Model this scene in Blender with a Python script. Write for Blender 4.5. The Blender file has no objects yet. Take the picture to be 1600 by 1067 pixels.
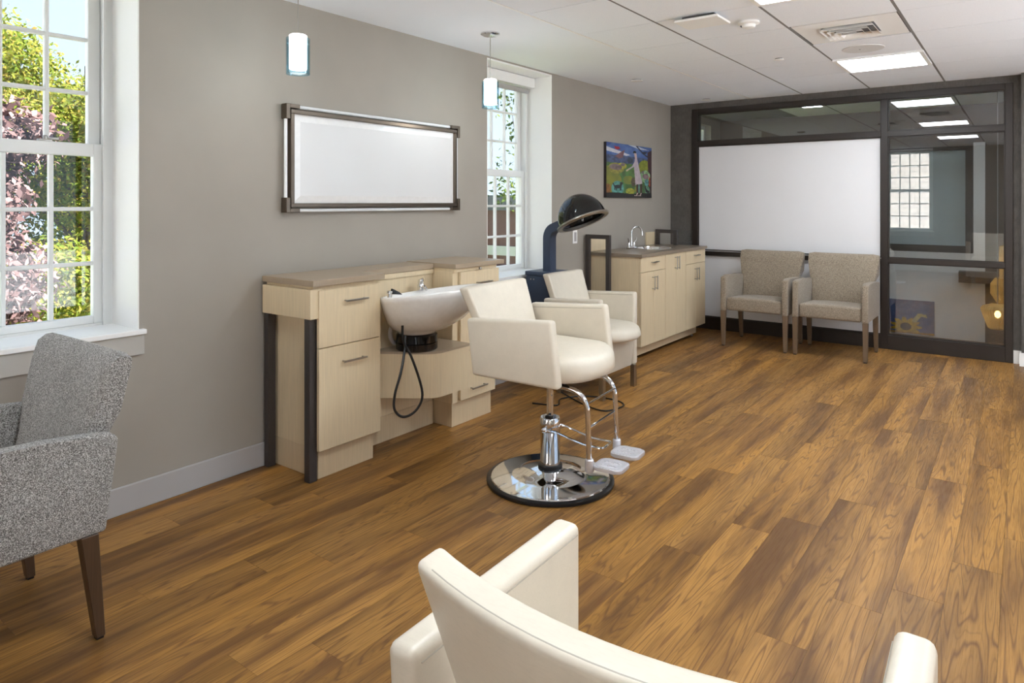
import bpy, bmesh, math, random
import numpy as np
from mathutils import Vector, Matrix
random.seed(7)
C = bpy.context.scene.collection
S = bpy.context.scene
PI = math.pi

# ------------------------------------------------------------------ camera
CAMX, CAMY, CAMZ = 3.1635, 0.0, 1.363
cd = bpy.data.cameras.new('camera'); cam = bpy.data.objects.new('camera', cd); C.objects.link(cam)
cam.location = (CAMX, CAMY, CAMZ)
cam.rotation_euler = (PI/2, 0, math.atan2(800, 1072))
cd.sensor_width = 36; cd.lens = 36*1072/1600; cd.shift_y = -(533.5-316)/1600
cd.clip_start = .02; cd.clip_end = 200
S.camera = cam
# ------------------------------------------------------------------ world, sun, exposure
S.view_settings.view_transform = 'Standard'; S.view_settings.look = 'None'
S.view_settings.exposure = 1.45; S.view_settings.gamma = 1; S.view_settings.use_curve_mapping = False
W = bpy.data.worlds.new('world'); S.world = W; W.use_nodes = True
nt = W.node_tree; nt.nodes.clear()
tc = nt.nodes.new('ShaderNodeTexCoord'); sx = nt.nodes.new('ShaderNodeSeparateXYZ'); nt.links.new(tc.outputs['Generated'], sx.inputs[0])
rp = nt.nodes.new('ShaderNodeValToRGB'); nt.links.new(sx.outputs[2], rp.inputs[0])
rp.color_ramp.elements[0].position = 0.0; rp.color_ramp.elements[0].color = (.36, .44, .54, 1)
rp.color_ramp.elements[1].position = .8; rp.color_ramp.elements[1].color = (.25, .35, .52, 1)
bg = nt.nodes.new('ShaderNodeBackground'); bg.inputs[1].default_value = 1.0
wo = nt.nodes.new('ShaderNodeOutputWorld'); nt.links.new(rp.outputs[0], bg.inputs[0]); nt.links.new(bg.outputs[0], wo.inputs[0])
sl = bpy.data.lights.new('sun', 'SUN'); sl.energy = 14.0; sl.angle = .01; sl.color = (1, .96, .88)
so = bpy.data.objects.new('sun', sl); C.objects.link(so)
so.rotation_euler = Vector((.36, .55, .75)).to_track_quat('Z', 'Y').to_euler()
LAMP = 10.5            # radiance of the ceiling fixtures
PENDANT = 5.0

# ------------------------------------------------------------------ material helpers
def s2l(c):
    return tuple((x/255/12.92) if x/255 <= .04045 else ((x/255+.055)/1.055)**2.4 for x in c)
class Mat:
    def __init__(s, name):
        s.m = bpy.data.materials.new(name); s.m.use_nodes = True; s.t = s.m.node_tree; s.t.nodes.clear()
        s.out = s.n('ShaderNodeOutputMaterial')
    def n(s, t, **k):
        x = s.t.nodes.new(t)
        for a, b in k.items():
            if a.startswith('i_'):
                key = a[2:]; key = int(key) if key.isdigit() else key.replace('_', ' ')
                x.inputs[key].default_value = b
            else: setattr(x, a, b)
        return x
    def l(s, a, b): s.t.links.new(a, b)
    def coords(s, kind='Object', scale=(1, 1, 1), rnd=False):
        t = s.n('ShaderNodeTexCoord'); o = t.outputs[kind]
        if rnd:
            oi = s.n('ShaderNodeObjectInfo'); v = s.n('ShaderNodeVectorMath', operation='SCALE'); v.inputs[0].default_value = (37.1, 91.7, 53.3)
            s.l(oi.outputs['Random'], v.inputs['Scale']); ad = s.n('ShaderNodeVectorMath', operation='ADD')
            s.l(o, ad.inputs[0]); s.l(v.outputs[0], ad.inputs[1]); o = ad.outputs[0]
        m = s.n('ShaderNodeMapping'); m.inputs['Scale'].default_value = scale; s.l(o, m.inputs[0]); return m.outputs[0]
    def noise(s, vec, scale=1., detail=2., rough=.5):
        x = s.n('ShaderNodeTexNoise'); x.inputs['Scale'].default_value = scale; x.inputs['Detail'].default_value = detail; x.inputs['Roughness'].default_value = rough
        s.l(vec, x.inputs['Vector']); return x.outputs['Fac']
    def ramp(s, fac, stops):
        r = s.n('ShaderNodeValToRGB'); e = r.color_ramp.elements
        while len(e) < len(stops): e.new(.5)
        for el, (p, c) in zip(e, stops): el.position = p; el.color = (*c, 1) if len(c) == 3 else c
        s.l(fac, r.inputs[0]); return r.outputs[0]
    def mix(s, a, b, fac, mode='MIX'):
        x = s.n('ShaderNodeMix', data_type='RGBA', blend_type=mode)
        for v, i in ((fac, 0), (a, 6), (b, 7)):
            if hasattr(v, 'links'): s.l(v, x.inputs[i])
            else: x.inputs[i].default_value = v if i == 0 else (*v, 1)
        return x.outputs[2]
    def math(s, op, a, b=0.):
        x = s.n('ShaderNodeMath', operation=op)
        for v, i in ((a, 0), (b, 1)):
            if hasattr(v, 'links'): s.l(v, x.inputs[i])
            else: x.inputs[i].default_value = v
        return x.outputs[0]
    def bsdf(s, col, rough=.5, metal=0., bump=None, bstr=.1, bdist=.002, **k):
        p = s.n('ShaderNodeBsdfPrincipled')
        for v, i in ((col, 'Base Color'), (rough, 'Roughness'), (metal, 'Metallic')):
            if hasattr(v, 'links'): s.l(v, p.inputs[i])
            else: p.inputs[i].default_value = (*v, 1) if i == 'Base Color' else v
        for a, b in k.items(): p.inputs[a.replace('_', ' ')].default_value = b
        if bump is not None:
            b = s.n('ShaderNodeBump'); b.inputs['Strength'].default_value = bstr; b.inputs['Distance'].default_value = bdist
            s.l(bump, b.inputs['Height']); s.l(b.outputs[0], p.inputs['Normal'])
        s.l(p.outputs[0], s.out.inputs[0]); return p

def paint(name, rgb, rough=.6, var=.03, scale=3., bump=True):
    m = Mat(name); c = s2l(rgb); v = m.coords()
    f = m.noise(v, scale, 3)
    lo = tuple(x*(1-var) for x in c); hi = tuple(min(1, x*(1+var)) for x in c)
    m.bsdf(m.ramp(f, [(.3, lo), (.7, hi)]), rough, bump=m.noise(v, 350, 2) if bump else None, bstr=.06, bdist=.001)
    return m.m
def metal(name, rgb, rough=.25, metallic=1.):
    m = Mat(name); c = s2l(rgb); v = m.coords(scale=(60, 60, 60))
    f = m.noise(v, 3, 2)
    m.bsdf(m.ramp(f, [(.3, tuple(x*.94 for x in c)), (.7, c)]), rough, metallic); return m.m
def plain(name, rgb, rough=.4, **k):
    m = Mat(name); c = s2l(rgb); f = m.noise(m.coords(), 40, 2)
    m.bsdf(m.ramp(f, [(.3, tuple(x*.95 for x in c)), (.7, c)]), rough, **k); return m.m
def glass(name, tint=(1, 1, 1), ior=1.45, rough=0.):
    m = Mat(name); t = m.n('ShaderNodeBsdfTransparent'); t.inputs[0].default_value = (*tint, 1)
    g = m.n('ShaderNodeBsdfGlossy'); g.inputs['Roughness'].default_value = rough
    lw = m.n('ShaderNodeLayerWeight'); lw.inputs[0].default_value = .5; f0 = ((ior-1)/(ior+1))**2
    f = m.math('ADD', m.math('MULTIPLY', m.math('POWER', lw.outputs['Facing'], 5.), 1-f0), f0)
    mx = m.n('ShaderNodeMixShader'); m.l(f, mx.inputs[0]); m.l(t.outputs[0], mx.inputs[1]); m.l(g.outputs[0], mx.inputs[2])
    m.l(mx.outputs[0], m.out.inputs[0]); return m.m
def emit(name, rgb, strength):
    m = Mat(name); e = m.n('ShaderNodeEmission'); e.inputs[0].default_value = (*rgb, 1); e.inputs[1].default_value = strength
    m.l(e.outputs[0], m.out.inputs[0]); return m.m

def wood_floor():
    m = Mat('vinyl_oak'); v = m.coords(rnd=True, scale=(1, 1, 1))
    oi = m.n('ShaderNodeObjectInfo')
    mp = m.n('ShaderNodeMapping'); mp.inputs['Scale'].default_value = (7.5, .50, 1); m.l(v, mp.inputs[0])
    rings = m.noise(mp.outputs[0], 1.15, 2.5, .5)
    r = m.math('PINGPONG', m.math('MULTIPLY', rings, 19.), .5)
    r2 = m.math('PINGPONG', m.math('MULTIPLY', rings, 37.), .5)
    mf = m.n('ShaderNodeMapping'); mf.inputs['Scale'].default_value = (260, 9, 1); m.l(v, mf.inputs[0])
    fib = m.noise(mf.outputs[0], 1., 3, .6)
    ms = m.n('ShaderNodeMapping'); ms.inputs['Scale'].default_value = (9, .8, 1); m.l(v, ms.inputs[0])
    streak = m.noise(ms.outputs[0], 1., 3, .6)
    light = s2l((168, 124, 68)); dark = s2l((92, 63, 38)); honey = s2l((176, 127, 62))
    base = m.mix(light, honey, oi.outputs['Random'])
    c1 = m.mix(base, dark, m.ramp(streak, [(.40, (0, 0, 0)), (.64, (.85,)*3)]))
    c2 = m.mix(c1, s2l((104, 70, 44)), m.ramp(r, [(.33, (0, 0, 0)), (.48, (.62,)*3)]))
    c2 = m.mix(c2, s2l((104, 70, 44)), m.ramp(r2, [(.34, (0, 0, 0)), (.5, (.36,)*3)]))
    c3 = m.mix(c2, s2l((96, 64, 40)), m.ramp(fib, [(.45, (0, 0, 0)), (.75, (.40,)*3)]))
    mr = m.n('ShaderNodeMapRange'); mr.inputs['To Min'].default_value = .84; mr.inputs['To Max'].default_value = 1.08
    w = m.n('ShaderNodeTexWhiteNoise', noise_dimensions='1D'); m.l(oi.outputs['Random'], w.inputs['W']); m.l(w.outputs[0], mr.inputs[0])
    hs = m.n('ShaderNodeHueSaturation'); m.l(mr.outputs[0], hs.inputs['Value']); m.l(c3, hs.inputs['Color'])
    m.bsdf(hs.outputs[0], m.ramp(fib, [(.3, (.30,)*3), (.8, (.55,)*3)]), bump=fib, bstr=.12, bdist=.0006, Specular_IOR_Level=.22)
    return m.m
def fabric(name, lo, mid, hi, sc=300.):
    m = Mat(name); v = m.coords()
    a = m.n('ShaderNodeTexVoronoi'); a.inputs['Scale'].default_value = sc; m.l(v, a.inputs[0])
    sx = m.n('ShaderNodeSeparateColor'); m.l(a.outputs['Color'], sx.inputs[0])
    big = m.noise(v, 5, 2)
    f = m.math('ADD', m.math('MULTIPLY', sx.outputs[0], .86), m.math('MULTIPLY', big, .14))
    col = m.ramp(f, [(.12, s2l(lo)), (.5, s2l(mid)), (.88, s2l(hi))])
    m.bsdf(col, .95, bump=a.outputs['Distance'], bstr=.5, bdist=.003, Sheen_Weight=.2)
    return m.m
def laminate(name, rgb, amt=.10, rough=.42):
    m = Mat(name); c = s2l(rgb); v = m.coords(scale=(240, 240, 5)); f = m.noise(v, 1., 3, .65)
    col = m.ramp(f, [(.3, tuple(x*(1-amt) for x in c)), (.7, tuple(min(1, x*(1+amt*.5)) for x in c))])
    m.bsdf(col, rough, bump=f, bstr=.05, bdist=.0004); return m.m
def leather(name, rgb):
    m = Mat(name); c = s2l(rgb); v = m.coords()
    f = m.noise(v, 16, 5, .65); g = m.noise(v, 500, 2)
    wv = m.noise(m.coords(scale=(350, 60, 350)), 1, 2)
    col = m.ramp(f, [(.3, tuple(x*.94 for x in c)), (.7, c)])
    col = m.mix(col, tuple(x*.82 for x in c), m.ramp(wv, [(.5, (0, 0, 0)), (.8, (.35,)*3)]))
    m.bsdf(col, .36, bump=g, bstr=.10, bdist=.0006, Specular_IOR_Level=.5); return m.m
def wallpaper():
    m = Mat('woven_wallcovering'); v = m.coords()
    f = m.noise(v, 7, 5, .7); g = m.noise(m.coords(scale=(90, 90, 25)), 1, 3)
    col = m.ramp(m.math('ADD', m.math('MULTIPLY', f, .6), m.math('MULTIPLY', g, .4)), [(.35, s2l((78, 74, 71))), (.65, s2l((100, 95, 90)))])
    m.bsdf(col, .85, bump=g, bstr=.3, bdist=.001); return m.m

M = {}
M['plank'] = wood_floor()
M['subfloor'] = paint('dark_underlay', (58, 42, 30), .8)
M['wall'] = paint('greige_wall_paint', (163, 156, 146), .62)
M['white'] = paint('white_trim_paint', (246, 245, 243), .38, .01)
M['sashw'] = paint('white_sash_paint', (236, 237, 236), .35, .01)
M['ceil'] = paint('white_drywall_ceiling', (242, 246, 252), .85, .01)
M['tile'] = None
_m = Mat('mineral_ceiling_tile'); _v = _m.coords(rnd=True)
_f = _m.noise(_v, 260, 3); _m.bsdf(_m.ramp(_f, [(.3, s2l((236, 240, 248))), (.62, s2l((245, 249, 255)))]), .9, bump=_f, bstr=.12, bdist=.001); M['tile'] = _m.m
M['runner'] = plain('grey_ceiling_runner', (126, 124, 124), .6)
M['grid_gap'] = plain('grey_grid_gap', (84, 82, 82), .7)
M['paper'] = wallpaper()
M['bronze'] = paint('dark_bronze_frame', (36, 27, 22), .42, .04)
M['board'] = paint('white_laminate_panel', (226, 225, 227), .30, .01, bump=False)
M['base'] = paint('pale_grey_baseboard', (178, 175, 174), .45, .01)
M['grille'] = plain('pale_grille', (222, 222, 222), .7)
M['apron'] = paint('grey_apron', (186, 182, 175), .45, .01)  # apron toned greyer than the white trim
M['lam'] = laminate('pale_wood_laminate', (222, 202, 168))
M['lamd'] = laminate('pale_wood_laminate_plinth', (212, 190, 156))
M['top'] = laminate('taupe_worktop', (168, 150, 128), .05, .35)
M['top2'] = laminate('dark_taupe_worktop', (136, 121, 105), .05, .30)
M['legm'] = paint('dark_textured_leg', (62, 56, 54), .5, .06, 40)
M['chrome'] = metal('polished_chrome', (225, 226, 228), .06)
M['steel'] = metal('brushed_nickel', (176, 172, 166), .3)
M['pewter'] = metal('dark_pewter', (112, 102, 92), .34)
M['leather'] = leather('cream_faux_leather', (219, 209, 192))
M['seam'] = plain('stitched_seam', (172, 164, 150), .6)
M['black'] = plain('black_rubber', (22, 22, 24), .35)
M['gloss_black'] = plain('gloss_black_plastic', (20, 20, 22), .08)
M['slate'] = paint('slate_blue_plastic', (52, 64, 86), .4, .04, 30)
M['porcelain'] = plain('white_porcelain', (238, 236, 233), .10)
M['grey_fabric'] = fabric('salt_and_pepper_fabric', (74, 70, 66), (142, 138, 133), (216, 213, 209), 540)
M['tan_fabric'] = fabric('tan_tweed_fabric', (108, 95, 80), (146, 130, 111), (178, 164, 146), 430)
M['dark_wood'] = laminate('walnut_stained_leg', (78, 58, 42), .25, .35)
M['mid_wood'] = laminate('brown_oak_leg', (112, 92, 72), .2, .4)
M['pane'] = glass('window_glass', (.98, .99, .99), 1.45)
M['pglass'] = glass('partition_glass', (.80, .82, .83), 2.1)
M['blue_glass'] = glass('pale_blue_glass', (.70, .85, .91), 1.5)
M['clear'] = glass('clear_acrylic_sheet', (.93, .95, .96), 1.45)
M['acryl'] = plain('frosted_acrylic_rod', (236, 238, 240), .15)
M['opal'] = emit('lit_opal_glass', (1, .98, .95), PENDANT)
M['lamp'] = emit('lit_ceiling_diffuser', (.86, .94, 1.0), LAMP)
M['amber'] = None
_m = Mat('ribbed_amber_glass'); _v = _m.coords(); _w = _m.n('ShaderNodeTexNoise'); _w.inputs['Scale'].default_value = 4; _m.l(_v, _w.inputs[0])
_c = _m.ramp(_w.outputs[0], [(.3, s2l((150, 116, 60))), (.7, s2l((214, 184, 118)))])
_p = _m.n('ShaderNodeBsdfPrincipled'); _m.l(_c, _p.inputs['Base Color']); _p.inputs['Roughness'].default_value = .2
_m.l(_c, _p.inputs['Emission Color']); _p.inputs['Emission Strength'].default_value = .10
_t = _m.n('ShaderNodeBsdfTransparent'); _t.inputs[0].default_value = (1, .8, .45, 1); _x = _m.n('ShaderNodeMixShader'); _x.inputs[0].default_value = .6
_m.l(_t.outputs[0], _x.inputs[1]); _m.l(_p.outputs[0], _x.inputs[2]); _m.l(_x.outputs[0], _m.out.inputs[0]); M['amber'] = _m.m
M['bulb'] = emit('lit_warm_bulb', (1, .8, .45), 6.)
M['mirror'] = None
_m = Mat('frosted_mirror_glass'); _f = _m.noise(_m.coords(), 2, 1); _m.bsdf(_m.ramp(_f, [(.3, (.70,)*3), (.7, (.73,)*3)]), .55, .35); M['mirror'] = _m.m
M['bevelm'] = plain('bevelled_mirror_edge', (250, 250, 250), .25, metal=.15)
M['brick'] = paint('dark_red_brick', (110, 76, 72), .9, .15, 20)
M['pale_brick'] = paint('pale_brick', (214, 204, 198), .9, .08, 20)
M['slate_roof'] = paint('grey_slate_roof', (96, 98, 106), .7, .15, 8)
M['stone'] = paint('pale_stone', (200, 200, 200), .8, .05)
M['ground'] = paint('sunlit_lawn', (120, 132, 80), .95, .2, .4)
M['paving'] = paint('pale_paving', (206, 212, 222), .9, .06, .8)  # kept pale and cool so the added paving bounces neutral light
M['bark'] = paint('grey_brown_bark', (92, 78, 66), .9, .2, 14)
M['brown_wall'] = paint('dark_brown_wall', (88, 76, 66), .8, .08, 6)
M['dark_lam'] = laminate('dark_brown_laminate', (74, 62, 55), .15)
M['frost'] = paint('pale_aqua_film', (188, 204, 206), .25, .02)
M['dgrey'] = plain('dark_grey_metal', (92, 92, 94), .5)
M['silver_plastic'] = plain('silvery_cast_plate', (214, 212, 216), .22, metal=.35)

def leafmat(name, stops, trans=.5):
    m = Mat(name); g = m.n('ShaderNodeNewGeometry'); f = g.outputs['Random Per Island']
    col = m.ramp(f, stops); d = m.n('ShaderNodeBsdfDiffuse'); t = m.n('ShaderNodeBsdfTranslucent'); x = m.n('ShaderNodeMixShader'); x.inputs[0].default_value = trans
    m.l(col, d.inputs[0]); m.l(col, t.inputs[0]); m.l(d.outputs[0], x.inputs[1]); m.l(t.outputs[0], x.inputs[2]); m.l(x.outputs[0], m.out.inputs[0]); return m.m
M['leaf_yellow'] = leafmat('yellow_green_leaves', [(0, s2l((82, 102, 40))), (.4, s2l((114, 126, 50))), (.75, s2l((140, 140, 62))), (1, s2l((152, 132, 66)))])
M['leaf_green'] = leafmat('mid_green_leaves', [(0, s2l((50, 68, 36))), (.5, s2l((80, 98, 48))), (1, s2l((110, 122, 60)))])
M['leaf_plum'] = leafmat('dusty_plum_leaves', [(0, s2l((74, 56, 56))), (.5, s2l((112, 88, 88))), (1, s2l((146, 124, 124)))], .2)

# ------------------------------------------------------------------ mesh helpers
def newbm(): return bmesh.new()
def mesh(name, bm, mat=None, parent=None, smooth=False, loc=None, rot=None):
    me = bpy.data.meshes.new(name); bmesh.ops.recalc_face_normals(bm, faces=bm.faces[:])
    bm.to_mesh(me); bm.free()
    if mat is not None: me.materials.append(mat)
    if smooth:
        me.polygons.foreach_set('use_smooth', [True]*len(me.polygons))
        if smooth == 'auto': me.set_sharp_from_angle(angle=math.radians(35))
    o = bpy.data.objects.new(name, me); C.objects.link(o)
    if parent: o.parent = parent
    if loc: o.location = loc
    if rot: o.rotation_euler = rot
    return o
def tag(o, label=None, cat=None, group=None, kind=None):
    for k, v in (('label', label), ('category', cat), ('group', group), ('kind', kind)):
        if v: o[k] = v
    return o
def empty(name, loc=(0, 0, 0), rz=0, label=None, cat=None, group=None, kind=None):
    o = bpy.data.objects.new(name, None); C.objects.link(o); o.location = loc; o.rotation_euler = (0, 0, rz); o.empty_display_size = .1
    return tag(o, label, cat, group, kind)
def copy_tree(o, parent=None):
    c = o.copy(); C.objects.link(c)
    if parent: c.parent = parent
    for ch in list(o.children): copy_tree(ch, c)
    return c
def box(bm, x0, x1, y0, y1, z0, z1, bev=0., seg=2):
    vs = [bm.verts.new((x, y, z)) for x in (x0, x1) for y in (y0, y1) for z in (z0, z1)]
    fs = [bm.faces.new([vs[i] for i in f]) for f in ((0, 1, 3, 2), (4, 6, 7, 5), (0, 4, 5, 1), (2, 3, 7, 6), (0, 2, 6, 4), (1, 5, 7, 3))]
    if bev:
        es = list({e for f in fs for e in f.edges}); bmesh.ops.bevel(bm, geom=es, offset=bev, segments=seg, profile=.5, affect='EDGES')
    return vs
def hexa(bm, pts, bev=.02, seg=4, cuts=0):
    """pts: 4 bottom corners then 4 top corners, same winding"""
    vs = [bm.verts.new(p) for p in pts]
    fs = [bm.faces.new([vs[i] for i in f]) for f in ((0, 3, 2, 1), (4, 5, 6, 7), (0, 1, 5, 4), (1, 2, 6, 5), (2, 3, 7, 6), (3, 0, 4, 7))]
    es = list({e for f in fs for e in f.edges}); bmesh.ops.bevel(bm, geom=es, offset=bev, segments=seg, profile=.5, affect='EDGES')
def B(name, x0, x1, y0, y1, z0, z1, mat, parent=None, bev=0., seg=2):
    bm = newbm(); box(bm, x0, x1, y0, y1, z0, z1, bev, seg); return mesh(name, bm, mat, parent, smooth='auto' if bev else False)
def tube(bm, pts, r, n=12, caps=True, closed=False):
    pts = [Vector(p) for p in pts]; N = len(pts); rings = []
    rs = r if isinstance(r, (list, tuple)) else [r]*N
    up = None
    for i, p in enumerate(pts):
        if closed: t = (pts[(i+1) % N]-pts[i-1])
        else: t = (pts[min(i+1, N-1)]-pts[max(i-1, 0)])
        t.normalize()
        if up is None:
            a = Vector((0, 0, 1)) if abs(t.z) < .9 else Vector((1, 0, 0)); u = t.cross(a).normalized()
        else:
            u = (up - t*up.dot(t)).normalized()
        up = u; w = t.cross(u)
        rings.append([bm.verts.new(p+(u*math.cos(2*PI*k/n)+w*math.sin(2*PI*k/n))*rs[i]) for k in range(n)])
    for i in range(N if closed else N-1):
        a, b = rings[i], rings[(i+1) % N]
        for k in range(n): bm.faces.new((a[k], a[(k+1) % n], b[(k+1) % n], b[k]))
    if caps and not closed: bm.faces.new(rings[0][::-1]); bm.faces.new(rings[-1])
def lathe(bm, prof, c=(0, 0, 0), n=32, axis=None, cap=True):
    """prof: list of (r, z)"""
    R = Matrix.Identity(3) if axis is None else Vector((0, 0, 1)).rotation_difference(Vector(axis)).to_matrix()
    rings = []
    for r, z in prof:
        if r < 1e-6: rings.append([bm.verts.new(R @ Vector((0, 0, z))+Vector(c))])
        else: rings.append([bm.verts.new(R @ Vector((r*math.cos(2*PI*k/n), r*math.sin(2*PI*k/n), z))+Vector(c)) for k in range(n)])
    for a, b in zip(rings[:-1], rings[1:]):
        for k in range(n):
            k2 = (k+1) % n
            if len(a) == 1 and len(b) == 1: continue
            if len(a) == 1: bm.faces.new((a[0], b[k2], b[k]))
            elif len(b) == 1: bm.faces.new((a[k], a[k2], b[0]))
            else: bm.faces.new((a[k], a[k2], b[k2], b[k]))
    if cap:
        if len(rings[0]) > 1: bm.faces.new(rings[0][::-1])
        if len(rings[-1]) > 1: bm.faces.new(rings[-1])
def T(name, pts, r, mat, parent=None, n=12, closed=False):
    bm = newbm(); tube(bm, pts, r, n, closed=closed); return mesh(name, bm, mat, parent, smooth='auto')
def L(name, prof, mat, parent=None, c=(0, 0, 0), n=32, axis=None, cap=True):
    bm = newbm(); lathe(bm, prof, c, n, axis, cap); return mesh(name, bm, mat, parent, smooth='auto')
def arc(c, r, a0, a1, n, plane='xz'):
    out = []
    for i in range(n+1):
        a = a0+(a1-a0)*i/n; u, v = r*math.cos(a), r*math.sin(a)
        out.append((c[0]+u, c[1], c[2]+v) if plane == 'xz' else (c[0]+u, c[1]+v, c[2]) if plane == 'xy' else (c[0], c[1]+u, c[2]+v))
    return out
def prism(bm, pts, z0, z1, bev=0., seg=2):
    a = [bm.verts.new((x, y, z0)) for x, y in pts]; b = [bm.verts.new((x, y, z1)) for x, y in pts]; n = len(pts)
    f0 = bm.faces.new(a[::-1]); f1 = bm.faces.new(b)
    for i in range(n): bm.faces.new((a[i], a[(i+1) % n], b[(i+1) % n], b[i]))
    if bev: bmesh.ops.bevel(bm, geom=list(set(f0.edges[:]+f1.edges[:])), offset=bev, segments=seg, profile=.5, affect='EDGES')

CZ = 2.44; YB = 7.2; YR = -1.3; XR = 5.05; YF = 9.1
# ------------------------------------------------------------------ floor
floor = B('floor', -.02, XR, YR, YF, -.06, -.004, M['subfloor']); tag(floor, kind='structure')
PW, PL, y_end = .155, 1.22, YB
for i in range(int(XR/PW)+1):
    x0 = i*PW; x1 = min(x0+PW, XR)
    off = (i*.4271 + (i % 3)*.29) % 1*PL
    y = YR-off
    while y < y_end:
        a, b = max(y, YR), min(y+PL, y_end)
        if b-a > .02:
            bm = newbm(); g = .0004
            box(bm, g-PW/2, x1-x0-g-PW/2, -(b-a)/2+g, (b-a)/2-g, -.004, 0)
            mesh('plank', bm, M['plank'], floor, loc=(x0+PW/2, (a+b)/2, 0))
        y += PL
for i in range(8):        # wider run beyond the partition
    bm = newbm(); box(bm, -.31, .31, -.95, .95, -.004, 0); mesh('plank', bm, M['plank'], floor, loc=(.31+i*.62, YB+.95, 0))

# ------------------------------------------------------------------ walls
OPEN = [(.595, 1.457), (3.932, 4.794)]; SILL = .778; HEAD = 2.415; WT = .36
bm = newbm()
ys = [YR] + [v for o in OPEN for v in o] + [YB+.1]
for k in range(0, len(ys), 2): box(bm, -WT, 0, ys[k], ys[k+1], 0, CZ+.1)
for a, b in OPEN:
    box(bm, -WT, 0, a, b, 0, SILL-.0); box(bm, -WT, 0, a, b, HEAD+.012, CZ+.1)
tag(mesh('wall_left', bm, M['wall']), kind='structure')
bm = newbm()      # rear wall (behind the camera): one reflected window, two openings added for light
RO = [(.87, 1.73)]; RG = (3.36, 4.94); RG2 = (.04, .76)
xs = [-WT] + [v for o in [RG2]+RO+[RG] for v in o] + [XR+.2]
for k in range(0, len(xs), 2): box(bm, xs[k], xs[k+1], YR-WT, YR, 0, CZ+.1)
for a, b in RO: box(bm, a, b, YR-WT, YR, 0, SILL); box(bm, a, b, YR-WT, YR, HEAD+.012, CZ+.1)

for a, b in (RG, RG2): box(bm, a, b, YR-WT, YR, 0, .1); box(bm, a, b, YR-WT, YR, 2.36, CZ+.1)
tag(mesh('wall_rear', bm, M['wall']), kind='structure')
bm = newbm()      # right wall (outside the frame), wide glazed openings added to let daylight in
GO = [(2.6, 4.2), (4.4, 6.0)]
ys = [YR] + [v for o in GO for v in o] + [YF]
for k in range(0, len(ys), 2): box(bm, XR, XR+.2, ys[k], ys[k+1], 0, CZ+.1)
for a, b in GO: box(bm, XR, XR+.2, a, b, 0, .1); box(bm, XR, XR+.2, a, b, 2.36, CZ+.1)
tag(mesh('wall_right', bm, M['wall']), kind='structure')
for k, (a, b) in enumerate(GO+[RG, RG2]):  # glazing of the unseen openings added for daylight
    t_ = empty('window_%d' % (8+k), (XR, a, 0) if k < 2 else (b, YR-.28, 0), 0 if k < 2 else PI/2, kind='structure'); bm = newbm(); w_ = b-a

    box(bm, .08, .14, 0, .05, .1, 2.36); box(bm, .08, .14, w_-.05, w_, .1, 2.36); box(bm, .08, .14, .05, w_-.05, .1, .15); box(bm, .08, .14, .05, w_-.05, 2.31, 2.36); box(bm, .08, .14, w_/2-.02, w_/2+.02, .15, 2.31)
    mesh('window_frame', bm, M['bronze'], t_)
    for q in range(2): B('pane', .105, .111, (.05, w_/2+.02)[q], (w_/2-.02, w_-.05)[q], .15, 2.31, M['pane'], t_)
bm = newbm()      # back wall around the glazed partition
FX0, FX1, FZ = .25, 3.09, 2.376
box(bm, 0, FX0, YB, YB+.12, 0, CZ+.1); box(bm, FX0, FX1, YB, YB+.12, FZ, CZ+.1); box(bm, FX1, 3.146, YB, YB+.12, 0, CZ+.1)
box(bm, 3.146, XR, YB-.09, YB+.12, 0, CZ+.1)
tag(mesh('wall_back', bm, M['paper']), kind='structure')
tag(B('wall_far', -.2, XR, YF, YF+.1, 0, CZ+.1, M['brown_wall']), kind='structure')
bm = newbm(); box(bm, -.3, -.12, YB+.12, 7.55, 0, CZ+.1); box(bm, -.3, -.12, 8.75, YF, 0, CZ+.1); box(bm, -.3, -.12, 7.55, 8.75, 0, .3); box(bm, -.3, -.12, 7.55, 8.75, 2.36, CZ+.1)
tag(mesh('wall_far_left', bm, M['wall']), kind='structure')
t_ = empty('window_12', (-.22, 8.15, 0), 0, kind='structure'); bm = newbm()  # glazing added to brighten the ceiling beyond the partition
box(bm, -.02, .02, -.6, -.55, .3, 2.36); box(bm, -.02, .02, .55, .6, .3, 2.36); box(bm, -.02, .02, -.55, .55, .3, .35); box(bm, -.02, .02, -.55, .55, 2.31, 2.36); mesh('window_frame', bm, M['sashw'], t_)
B('pane', -.004, .004, -.55, .55, .35, 2.31, M['pane'], t_)
# baseboards
bm = newbm(); box(bm, 0, .013, YR, YB, 0, .121, .003, 1); tag(mesh('baseboard_left', bm, M['base']), kind='structure')
bm = newbm(); box(bm, FX1+.002, 3.146, YB-.013, YB, 0, .11); box(bm, 3.133, XR, YB-.103, YB-.09, 0, .11); tag(mesh('baseboard_back', bm, M['white']), kind='structure')
bm = newbm(); box(bm, .013, FX0-.002, YB-.013, YB, 0, .11); tag(mesh('baseboard_back_left', bm, M['bronze']), kind='structure')

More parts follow.
